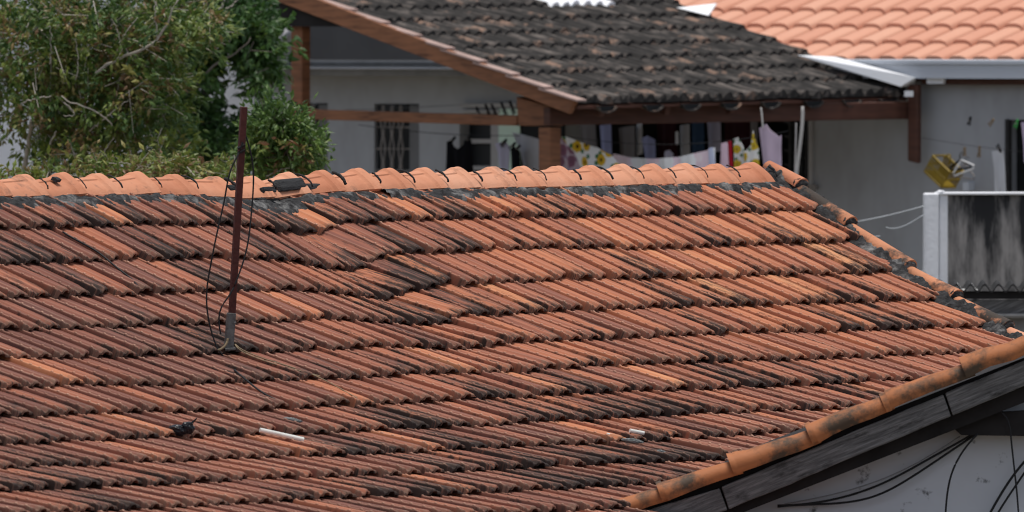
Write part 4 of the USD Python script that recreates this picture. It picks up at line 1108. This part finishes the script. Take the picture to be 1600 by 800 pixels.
cloth('garment', [(1132, 186), (1170, 186), (1172, 250), (1134, 250)], B3 + .1, 'cloth_maroon', 'dark maroon garment in the shade behind the flowery dress')
cloth('cloth', [(1038, 237), (1046, 234), (1052, 240), (1050, 258), (1036, 258)], B3 - .4, 'cloth_lavender', 'small lavender cloth pegged above the middle of the pink sheet', 'laundry')
cloth('cloth', [(1056, 206), (1060, 205), (1061, 226), (1057, 226)], B3 - .3, 'cloth_white', 'thin white strip catching light in the veranda shade', 'laundry')
cloth('cloth', [(1549, 236), (1567, 234), (1570, 262), (1574, 320), (1563, 320), (1562, 285), (1558, 320), (1553, 320), (1552, 262)], -.5, 'cloth_white', 'white trousers hanging by one dark peg before the door', amp=.008)
cloth('cloth', [(1594, 191), (1612, 191), (1612, 260), (1600, 252)], -.55, 'cloth_lilac', 'lilac cloth at the right edge beside the green peg', 'laundry')

cloth('garment', [(1062, 196), (1077, 194), (1079, 246), (1061, 247)], B3 + .2, 'cloth_grey', 'pale grey shirt in the shade left of the navy garment')
cloth('garment', [(1104, 190), (1126, 188), (1128, 236), (1105, 238)], B3 + .2, 'cloth_lavender', 'lavender garment in the shade right of the navy garment')
cloth('garment', [(996, 190), (1003, 188), (1005, 240), (994, 244)], B3 + .25, 'cloth_white', 'narrow white garment in the shade left of the blue shirt')
cloth('garment', [(1172, 190), (1184, 188), (1184, 235), (1174, 238)], B3 + .1, 'cloth_brown', 'grey garment in the shade between flowery dress and mauve dress')

# lines, ropes, pegs
for lb, p0, p1, sagp, b, mt, r in [('washing line carrying the black tank top', (560, 195), (812, 212), 10, B2, 'black_cable', .0025), ('washing line carrying the sunflower cloth', (868, 210), (1230, 205), 36, B1 + .02, 'black_cable', .0022),
                                   ('washing line along the wall carrying the hangers', (1440, 215), (1640, 240), 6, -.5, 'black_cable', .0016), ('upper thin line on the left wall above the tie beam', (540, 172), (800, 158), 3, -.6, 'black_cable', .002)]:
    solo('washing_line', tube(curve([H(p0[0] + (p1[0] - p0[0]) * t, p0[1] + (p1[1] - p0[1]) * t + sagp * 4 * t * (1 - t) * .5, b) for t in np.linspace(0, 1, 9)], 24), r, 5), mt, lb, 'washing line', smooth=True)
solo('rope', tube(curve([H(1254, 166, B1), H(1253, 200, B1), H(1249, 235, B1), H(1244, 300, B1)], 16), 0.012, 6), 'rope', 'thick white rope hanging from the eave', 'rope', smooth=True)
solo('rope', tube(curve([H(1244, 192, B1 + .2), H(1243, 240, B1 + .2), H(1241, 300, B1 + .2)], 12), 0.005, 6), 'rope', 'thinner white rope just left of the thick rope', 'rope', smooth=True)
solo('rope', tube(curve([H(1189, 168, B1 - .02), H(1191, 186, B1 - .02), H(1192, 200, B1 - .02)], 10), 0.006, 6), 'rope', 'short white cord holding the mauve dress', 'rope', smooth=True)


def peg(px, py, beta, dx, dy, mat, label, size=0.06):
    c = H(px, py, beta); t = HA * dx + Z * dy; t /= np.linalg.norm(t); s = HA * dy - Z * dx; s /= np.linalg.norm(s)
    th = Thing('clothes_peg', label, 'clothes peg', c, 'clothes pegs on the washing lines')
    for k in (-1, 1):
        part(th, 'jaw', bar(c - t * size / 2 + s * k * .010, c + t * size / 2 + s * k * .003, 0.010, 0.007, up=s, r=0.001), mat)
    part(th, 'spring', tube([c - HB * .009, c + HB * .009], 0.006), 'grille_iron')


peg(1515, 189, -.5, .35, 1, 'cloth_black', 'black peg alone high on the right wall')
peg(1549, 191, -.5, .8, .8, 'peg_wood', 'brown wooden peg tilted high on the right wall')
peg(1507, 237, -.5, .05, 1, 'peg_wood', 'wooden peg on the line right beside the hangers')
peg(1530, 237, -.5, .08, 1, 'peg_wood', 'wooden peg on the line between hangers and white trousers', .075)
peg(1561, 232, -.52, .6, -.9, 'cloth_black', 'dark peg holding the white trousers')
peg(1588, 193, -.56, .45, 1, 'peg_green', 'bright green peg at the right edge', .062)
for x, y, lb in ((707, 219, 'dark peg on the left strap of the black tank top'), (731, 218, 'dark peg on the right strap of the black tank top'), (787, 223, 'dark peg on the lavender grey cloth'), (801, 228, 'dark peg on the dark garment left of the blanket'), (808, 232, 'rightmost dark peg on the dark garment beside the blanket')):
    peg(x, y, B2 - .02, .7, .6, 'cloth_black', lb, .07)
for x, y in ((748, 177), (762, 173), (772, 173), (787, 170), (800, 168)):
    peg(x, y, -.6, -.5, 1, 'cloth_black', {748: 'leftmost dark peg in the row above the tie beam', 762: 'second dark peg from the left above the tie beam', 772: 'middle dark peg of the row above the tie beam', 787: 'dark peg in front of the green panel above the tie beam', 800: 'rightmost dark peg above the tie beam'}[x], .10)


def hanger(px, py, beta, w, hh, tilt, mat, label, r):
    c = H(px, py, beta); X = HA * math.cos(tilt) + Z * math.sin(tilt); Yv = Z * math.cos(tilt) - HA * math.sin(tilt)
    th = Thing('coat_hanger', label, 'coat hanger', c, 'coat hangers on the wall line')
    sc = 1 / 240.0
    loop = [(0, 0), (-w / 2, -hh * .75), (-w / 2 + 1, -hh), (w / 2 - 1, -hh), (w / 2, -hh * .75), (0, 0)]
    part(th, 'frame', tube([c + X * x * sc + Yv * y * sc for x, y in loop], r, 6), mat, smooth=True)
    hk = [(0, 0), (0, 7), (2, 11), (5, 12), (7, 9)]
    part(th, 'hook', tube(curve([c + X * x * sc + Yv * y * sc for x, y in hk], 12), r * .6, 5), 'zinc', smooth=True)


hanger(1500, 250, -.52, 44, 14, .10, 'cloth_black', 'black coat hanger on the line beside the yellow basket', .007)
hanger(1502, 250, -.56, 44, 20, .30, 'white_plastic', 'white coat hanger overlapping the black one', .0055)
hanger(1508, 256, -.48, 42, 22, -.12, 'grille_iron', 'grey wire hanger at the right of the hangers', .005)

# yellow slatted basket hanging tilted
bk = Thing('laundry_basket', 'yellow slatted plastic basket hanging tilted from the washing line', 'basket', H(1476, 268, -.5))
bc = H(1475, 268, -.5); sc = 1 / 240.0
ex = (HA * math.cos(.62) - Z * math.sin(.62)); ey = (HA * math.sin(.62) + Z * math.cos(.62))
W_, H_ = 44 * sc, 30 * sc


def bpt(x, y, d):
    return bc + ex * x * W_ + ey * y * H_ + HB * d * 0.14


for d in (-.5, .5):
    part(bk, 'rim', tube([bpt(-.5, .5, d), bpt(.5, .5, d)], .008), 'yellow_plastic', smooth=True)
    part(bk, 'rim', tube([bpt(-.45, -.5, d), bpt(.45, -.5, d)], .008), 'yellow_plastic', smooth=True)
    part(bk, 'rim', tube([bpt(-.48, 0, d), bpt(.48, 0, d)], .006), 'yellow_plastic', smooth=True)
    for t in np.linspace(-.48, .48, 11):
        part(bk, 'slat', bar(bpt(t, -.5, d), bpt(t, .5, d), .008, .010, up=ex, r=.001), 'yellow_plastic')
for s in (-.5, .5):
    for y in (-.5, 0, .5):
        part(bk, 'rim', tube([bpt(s, y, -.5), bpt(s, y, .5)], .007), 'yellow_plastic', smooth=True)
part(bk, 'bottom', hexa(bpt(-.45, -.5, -.5), bpt(.45, -.5, -.5), bpt(.45, -.5, .5), bpt(-.45, -.5, .5), ey * .006), 'yellow_plastic')
part(bk, 'handle', tube(curve([bpt(-.3, .5, 0), bpt(-.12, .95, 0), bpt(.05, .5, 0)], 12), .005), 'yellow_plastic', smooth=True)
solo('wall_box', panel(1504, 285, 1513, 298, -.06, .06), 'grey_gutter', 'small grey box on the wall under the hangers', 'box')

# ------------------------------------------------------------------ the stained concrete wall with its white end, sheet roof below
YW = 107.0
cw = Thing('garden_wall', 'stained concrete wall with a whitewashed end pier', 'wall', [P(1530, 400, YW)[0], YW + .3, 0])
zt = P(0, 303, YW)[2]


def slab_px(x0, x1, y0, y1, Y, d, r=0.0):
    a, b = P(x0, y0, Y), P(x1, y1, Y)
    m = hexa([a[0], Y, a[2]], [b[0], Y, a[2]], [b[0], Y, b[2]], [a[0], Y, b[2]], (0, d, 0))
    return bevelled(m, r) if r else m


part(cw, 'pier', slab_px(1444, 1467, 302, 1800, YW - .04, .30, .008), 'white_plaster')
part(cw, 'pier_return', slab_px(1467.5, 1481, 303, 1800, YW - .015, .26, .006), 'white_plaster')
part(cw, 'wall_panel', slab_px(1480, 1760, 304, 1800, YW, .24), 'stained_concrete')
part(cw, 'coping', slab_px(1462, 1765, 300.5, 304.5, YW - .03, .32, .005), 'white_plaster')
part(cw, 'coping_lump', lump(P(1470, 300, YW), np.array([1.0, 0, 0]), np.array([0, 1.0, 0]), Z, 3, (.025, .03, .012)), 'white_plaster', smooth=True)
shed = Thing('lean_to', 'dark corrugated sheet roof edge over grey planks at the right', 'shed', [P(1540, 470, 103)[0], 103.5, 0])
YS = 103.0
c0, c1 = P(1425, 449, YS), P(1740, 449, YS)
nwv = 14.3


def corr(u, v, th=0.0):
    b = c0 + (c1 - c0) * u[..., None]
    return b + np.stack([u * 0, v * 0.45, 0.021 * np.sin(u * nwv * 2 * np.pi + .6) + v * 0.018 - th], -1)


us = np.linspace(0, 1, int(nwv * 14))
sh_ = [grid(lambda u, v, q=q: corr(u, v, q), us, np.array([0, 1.0])) for q in (0, .012)]
lip = loft([corr(us, us * 0, 0), corr(us, us * 0, .012)])
part(shed, 'sheet', cat_(sh_ + [lip]), 'fibre_cement', smooth=60)
for a, b in ((0.225, .262), (0.297, .327)):
    u2 = np.linspace(a, b, 9)
    part(shed, 'sheet_patch', grid(lambda u, v: corr(u, v * .25, -.004), u2, np.array([-.01, 1.0])), 'fibre_light', smooth=60, label='bright patch on the sheet edge')
part(shed, 'fascia_plank', slab_px(1430, 1740, 455, 467, YS + .04, .04, .004), 'black_timber')
part(shed, 'fascia_plank', slab_px(1430, 1740, 469, 490.5, YS + .06, .04, .004), 'grey_timber')
part(shed, 'wall', slab_px(1500, 1740, 494, 1900, YS + .10, .2, .01), 'ledge_concrete')
part(shed, 'wall_cap', slab_px(1490, 1740, 490, 497, YS + .02, .30, .012), 'ledge_concrete')
solo('pipe', tube([P(1405, 424, 105), P(1446, 426, 105)], .012, 8), 'grey_cable', 'short grey pipe end beside the white pier', 'pipe', smooth=True)
for lb, pts in (('upper pale string running to the white pier', [(1335, 347), (1390, 336), (1443, 322)]), ('short curved pale string in front of the grey wall', [(1384, 355), (1395, 357), (1415, 352), (1443, 336)]), ('lowest short pale string beside the verge', [(1345, 375), (1360, 371), (1375, 369)])):
    solo('string', tube(curve([P(x, y, 105.5) for x, y in pts], 14), .0038, 5), 'white_line', lb, 'string', smooth=True)

# ------------------------------------------------------------------ the white neighbour behind the trees, and a far roof
nb = Thing('white_house', 'plain whitewashed house wall seen through the tree', 'house', [P(180, 100, 124)[0], 126, 0])
part(nb, 'wall', slab_px(-260, 396, -260, 1500, 124.0, 4.0), 'white_plaster')
part(nb, 'roof', hexa(P(-280, -262, 123.6), P(410, -262, 123.6), P(410, -262, 123.6) + [0, 5, .9], P(-280, -262, 123.6) + [0, 5, .9], (0, 0, .08)), 'worn_clay')
for x0, x1, y0, y1 in ((60, 110, 90, 210), (200, 250, 60, 180)):
    f_ = part(nb, 'window', slab_px(x0, x1, y0, y1, 123.97, .02), 'dark_glass'); part(f_, 'frame', slab_px(x0 - 4, x1 + 4, y1, y1 + 6, 123.95, .04), 'window_frame')
far = Thing('far_house', 'far house with pale orange roof tiles behind the veranda edge', 'house', [P(410, 0, 126)[0], 128, 0])
for r_ in range(5):
    for c in range(4):
        x, y = 392 + c * 14 - r_ * 2, 58 - r_ * 17
        o = P(x, y, 121.5 + r_ * .35)
        an = np.radians(np.linspace(0, 180, 9)); o_, i_ = [], []
        for t in (0.0, .42):
            b = o + np.array([.05 * t, .9 * t, .28 * t]); o_.append(b + np.column_stack([.033 * np.cos(an), 0 * an, .035 * np.sin(an)])); i_.append(b + np.column_stack([.026 * np.cos(an), 0 * an, .026 * np.sin(an)]))
        part(far, 'roof_tile', shell(o_, i_), 'new_tile', smooth=40)
part(far, 'wall', slab_px(398, 450, 66, 1500, 122.5, 2.0), 'old_wall')
part(far, 'roof_deck', hexa(P(385, 62, 121.6), P(440, 62, 121.6), P(440, 62, 121.6) + [0, 2.0, .75], P(385, 62, 121.6) + [0, 2.0, .75], (0, 0, -.05)), 'dark_timber')
# pale wall lamp under the ledge, by the veranda's left post
lamp = Thing('wall_lamp', 'pale rounded lamp on the grey wall left of the veranda post', 'lamp', H(416, 132, -.1))
part(lamp, 'globe', trimesh.Trimesh(trimesh.creation.icosphere(3).vertices * [.035, .035, .055] + H(417, 132, -.1), trimesh.creation.icosphere(3).faces, process=False), 'rope', smooth=True)
part(lamp, 'bracket', panel(411, 118, 421, 122, -.14, .14), 'dark_grille')


# ------------------------------------------------------------------ trees
def leaves(points, dirs, size, tint, seed):
    """Folded leaf blades at the points, pointing along dirs."""
    r = np.random.default_rng(seed); n = len(points)
    t = dirs + r.normal(0, .55, (n, 3)); t[:, 2] -= .25; t /= np.linalg.norm(t, axis=1, keepdims=True)
    s = np.cross(t, r.normal(0, 1, (n, 3)) + [0, 0, 1.2]); s /= np.linalg.norm(s, axis=1, keepdims=True) + 1e-9
    w = np.cross(s, t)
    L = size * r.uniform(.65, 1.3, n)[:, None]
    a = points; b = points + t * L * .45 + s * L * .21 - w * L * .03; c = points + t * L - w * L * .12; d = points + t * L * .45 - s * L * .21 - w * L * .03; m = points + t * L * .5 + w * L * .05
    v = np.stack([a, b, c, d, m], 1).reshape(-1, 3)
    k = np.arange(n)[:, None] * 5
    f = np.concatenate([k + [0, 1, 4], k + [1, 2, 4], k + [2, 3, 4], k + [3, 0, 4]], 0)
    return v, f, np.repeat(np.column_stack([tint, tint * 0, tint * 0]), 5, 0)


def tree(name, label, blobs, Y, depth, n_twigs, per, size, mat, limbs, tintf, seed, twig_mat='pale_twig', foot=None, cat='tree'):
    """blobs: (px, py, rx, ry, weight) clumps of the crown; limbs: polylines (px, py, dy, radius_px) drawn as wood."""
    r = np.random.default_rng(seed)
    base = P(foot[0], foot[1], Y) * [1, 1, 0]
    th = Thing(name, label, cat, base)
    w = np.array([b[4] for b in blobs], float); w /= w.sum()
    pts, dr, tint, twigs = [], [], [], []
    for k in r.choice(len(blobs), n_twigs, p=w):
        bx, by, rx, ry, _ = blobs[k]
        q = r.normal(0, 1, 3); q *= r.random() ** (1 / 2.2) / np.linalg.norm(q)
        px, py = bx + q[0] * rx, by + q[2] * ry
        yy = Y + q[1] * depth
        c = P(px, py, yy)
        ctr = P(bx, by + ry * .5, Y)
        o = c - ctr; o /= np.linalg.norm(o) + 1e-6
        o = o * .7 + r.normal(0, .5, 3); o /= np.linalg.norm(o)
        ln = r.uniform(.07, .18)
        e = c + o * ln; e[2] -= .03
        twigs.append((c, e))
        base_t = tintf(px, py, q, r)
        s = r.uniform(0, 1, per)
        pts.append(c + (e - c) * s[:, None] + r.normal(0, .022, (per, 3))); dr.append(np.repeat(o[None], per, 0)); tint.append(np.clip(base_t + r.normal(0, .09, per), 0, 1))
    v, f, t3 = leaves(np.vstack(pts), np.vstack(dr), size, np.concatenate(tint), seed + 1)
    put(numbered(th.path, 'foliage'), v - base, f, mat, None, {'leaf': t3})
    tag(stage.GetPrimAtPath(th.path + '/foliage'), kind='stuff')
    tm = []
    for c, e in twigs[::3]:
        tm.append(tube([c - (e - c) * .5, c, e], [.0035, .003, .0015], 3))
    part(th, 'twigs', cat_(tm), twig_mat, kind='stuff')
    for li, (pl, mt) in enumerate(limbs):
        c = curve([P(x, y, Y + d) for x, y, d, _ in pl], 18)
        rad = np.interp(np.linspace(0, 1, 18), np.linspace(0, 1, len(pl)), [q[3] * .85 for q in pl]) / (FP / Y)
        if li == 0:
            c = np.vstack([c[0] * [1, 1, 0], c]); rad = np.concatenate([[rad[0] * 1.6], rad])
        c[1:-1] += np.random.default_rng(seed + li).normal(0, .0035, c[1:-1].shape)
        part(th, 'trunk' if li == 0 else 'limb', tube(c, rad, 7), mt, smooth=True)
    return th


def olive_tint(px, py, q, r):
    n = meshkit.noise(np.array([px / 55.0, py / 45.0, 3.0]))
    brown = .75 + .2 * r.random()
    return brown if r.random() < (.20 + .9 * (n - .5)) else .18 + .45 * r.random() + .15 * q[2]


tree('olive_tree', 'large thin-leaved tree with bare pale twigs and brownish leaves', [(70, 60, 95, 85, 2.4), (170, 60, 100, 85, 3), (150, 160, 110, 70, 2.6), (50, 165, 60, 60, .8), (230, 130, 70, 70, 1.6), (270, 40, 80, 60, 1.6), (-50, 80, 70, 110, .9), (130, 230, 90, 40, .9), (230, 210, 70, 60, 1.0)], 103.5, .9, 1700, 14, .054, 'leaf_olive',
     [([(70, 420, 0, 9), (80, 260, 0, 7), (105, 190, 0, 5), (130, 120, .1, 4)], 'bark'), ([(28, 300, .1, 5), (42, 240, 0, 4.5), (48, 190, -.2, 3)], 'pale_twig'),
      ([(150, 115, -.7, 3.2), (185, 93, -.75, 3.0), (222, 77, -.8, 2.6), (248, 58, -.8, 2.4), (265, 28, -.85, 1.8), (282, -6, -.85, 1.3)], 'pale_twig'), ([(246, 58, -.8, 1.4), (243, 25, -.8, 1.2), (241, -4, -.8, .8)], 'pale_twig'),
      ([(190, 80, -.8, 1.2), (182, 45, -.8, 1.0), (174, 30, -.85, .7)], 'pale_twig'), ([(192, 58, -.8, 1.2), (205, 40, -.85, 1.0), (215, 28, -.85, .7)], 'pale_twig'),
      ([(96, 150, -.8, 1.2), (125, 165, -.85, 1.3), (150, 175, -.85, 1.5), (175, 196, -.8, 1.2)], 'pale_twig'), ([(30, 165, -.7, 1.6), (50, 155, -.8, 1.3), (80, 150, -.85, .9)], 'pale_twig'),
      ([(140, 205, -.6, 1.6), (158, 190, -.75, 1.4), (180, 172, -.85, 1.1), (200, 158, -.85, .8)], 'pale_twig'), ([(60, 280, -.4, 2.6), (75, 235, -.5, 2.2), (88, 205, -.6, 1.5)], 'pale_twig'), ([(130, 290, -.6, 1.6), (160, 240, -.7, 1.3), (178, 215, -.8, .9)], 'pale_twig'),
      ([(78, 100, -.8, 1.3), (80, 70, -.85, 1.0), (78, 40, -.9, .7)], 'pale_twig'), ([(118, 125, -.8, 1.2), (122, 92, -.85, 1.0), (118, 60, -.9, .6)], 'pale_twig'),
      ([(100, 160, -.9, 1.0), (115, 180, -.9, .9), (99, 180, -.9, .7)], 'pale_twig')], olive_tint, 301, foot=(70, 420))


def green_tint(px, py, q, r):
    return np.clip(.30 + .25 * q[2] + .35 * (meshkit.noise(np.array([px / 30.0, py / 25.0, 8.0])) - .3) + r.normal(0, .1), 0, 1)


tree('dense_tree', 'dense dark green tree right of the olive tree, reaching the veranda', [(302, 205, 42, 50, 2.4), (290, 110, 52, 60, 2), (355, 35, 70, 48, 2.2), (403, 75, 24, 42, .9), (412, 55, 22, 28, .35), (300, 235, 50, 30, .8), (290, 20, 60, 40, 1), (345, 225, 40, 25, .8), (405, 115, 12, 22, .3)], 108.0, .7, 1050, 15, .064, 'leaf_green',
     [([(300, 430, 0, 9), (305, 280, 0, 7), (312, 200, 0, 5), (325, 120, 0, 3.5)], 'bark'), ([(290, 145, -.5, 3), (320, 118, -.6, 2.6), (345, 95, -.65, 2.2), (375, 78, -.7, 1.6), (392, 58, -.7, 1.2)], 'bark'), ([(330, 28, -.7, 2.2), (345, 12, -.7, 2.0), (352, -8, -.7, 1.6)], 'pale_twig'), ([(342, 16, -.7, 1.6), (360, 10, -.7, 1.3), (372, -4, -.7, .9)], 'pale_twig')], green_tint, 401, 'bark', foot=(300, 430))


def bush_tint(px, py, q, r):
    red = px > 440 and px < 475 and py > 225
    return .97 if red and r.random() < .6 else np.clip(.42 + .3 * q[2] + r.normal(0, .12), 0, .86)


tree('small_tree', 'small bright green bushy tree below the veranda left post', [(425, 215, 40, 42, 2.2), (455, 228, 34, 36, 1.6), (410, 250, 30, 25, 1), (478, 240, 20, 26, .7), (432, 192, 26, 22, .8), (490, 218, 8, 12, .15)], 100.5, .35, 400, 13, .056, 'leaf_bright',
     [([(450, 430, 0, 4), (452, 290, 0, 3.4), (456, 240, 0, 2.4), (450, 200, 0, 1.2)], 'bark'), ([(415, 275, -.2, 1.2), (440, 265, -.25, 1.0), (462, 258, -.3, .7)], 'pale_twig')], bush_tint, 501, 'bark', foot=(450, 430))


def shrub_tint(px, py, q, r):
    return .78 + .2 * r.random() if r.random() < .38 else .45 + .25 * r.random()


tree('brown_shrub', 'brownish olive shrub top showing just above the ridge at the left', [(255, 266, 50, 20, 1.4), (180, 274, 60, 18, 1.0), (300, 276, 35, 12, .6), (90, 280, 60, 14, .6), (10, 276, 50, 16, .5), (362, 268, 16, 14, .35)], 99.0, .35, 300, 12, .052, 'leaf_olive',
     [([(240, 430, 0, 3), (240, 330, 0, 2.5), (245, 280, 0, 1.5), (250, 250, 0, .8)], 'bark'), ([(190, 300, -.2, 1.2), (220, 255, -.3, .8), (232, 238, -.3, .5)], 'pale_twig'), ([(170, 255, -.3, .9), (215, 258, -.3, .7), (250, 268, -.3, .5)], 'pale_twig')], shrub_tint, 601, foot=(240, 430), cat='shrub')
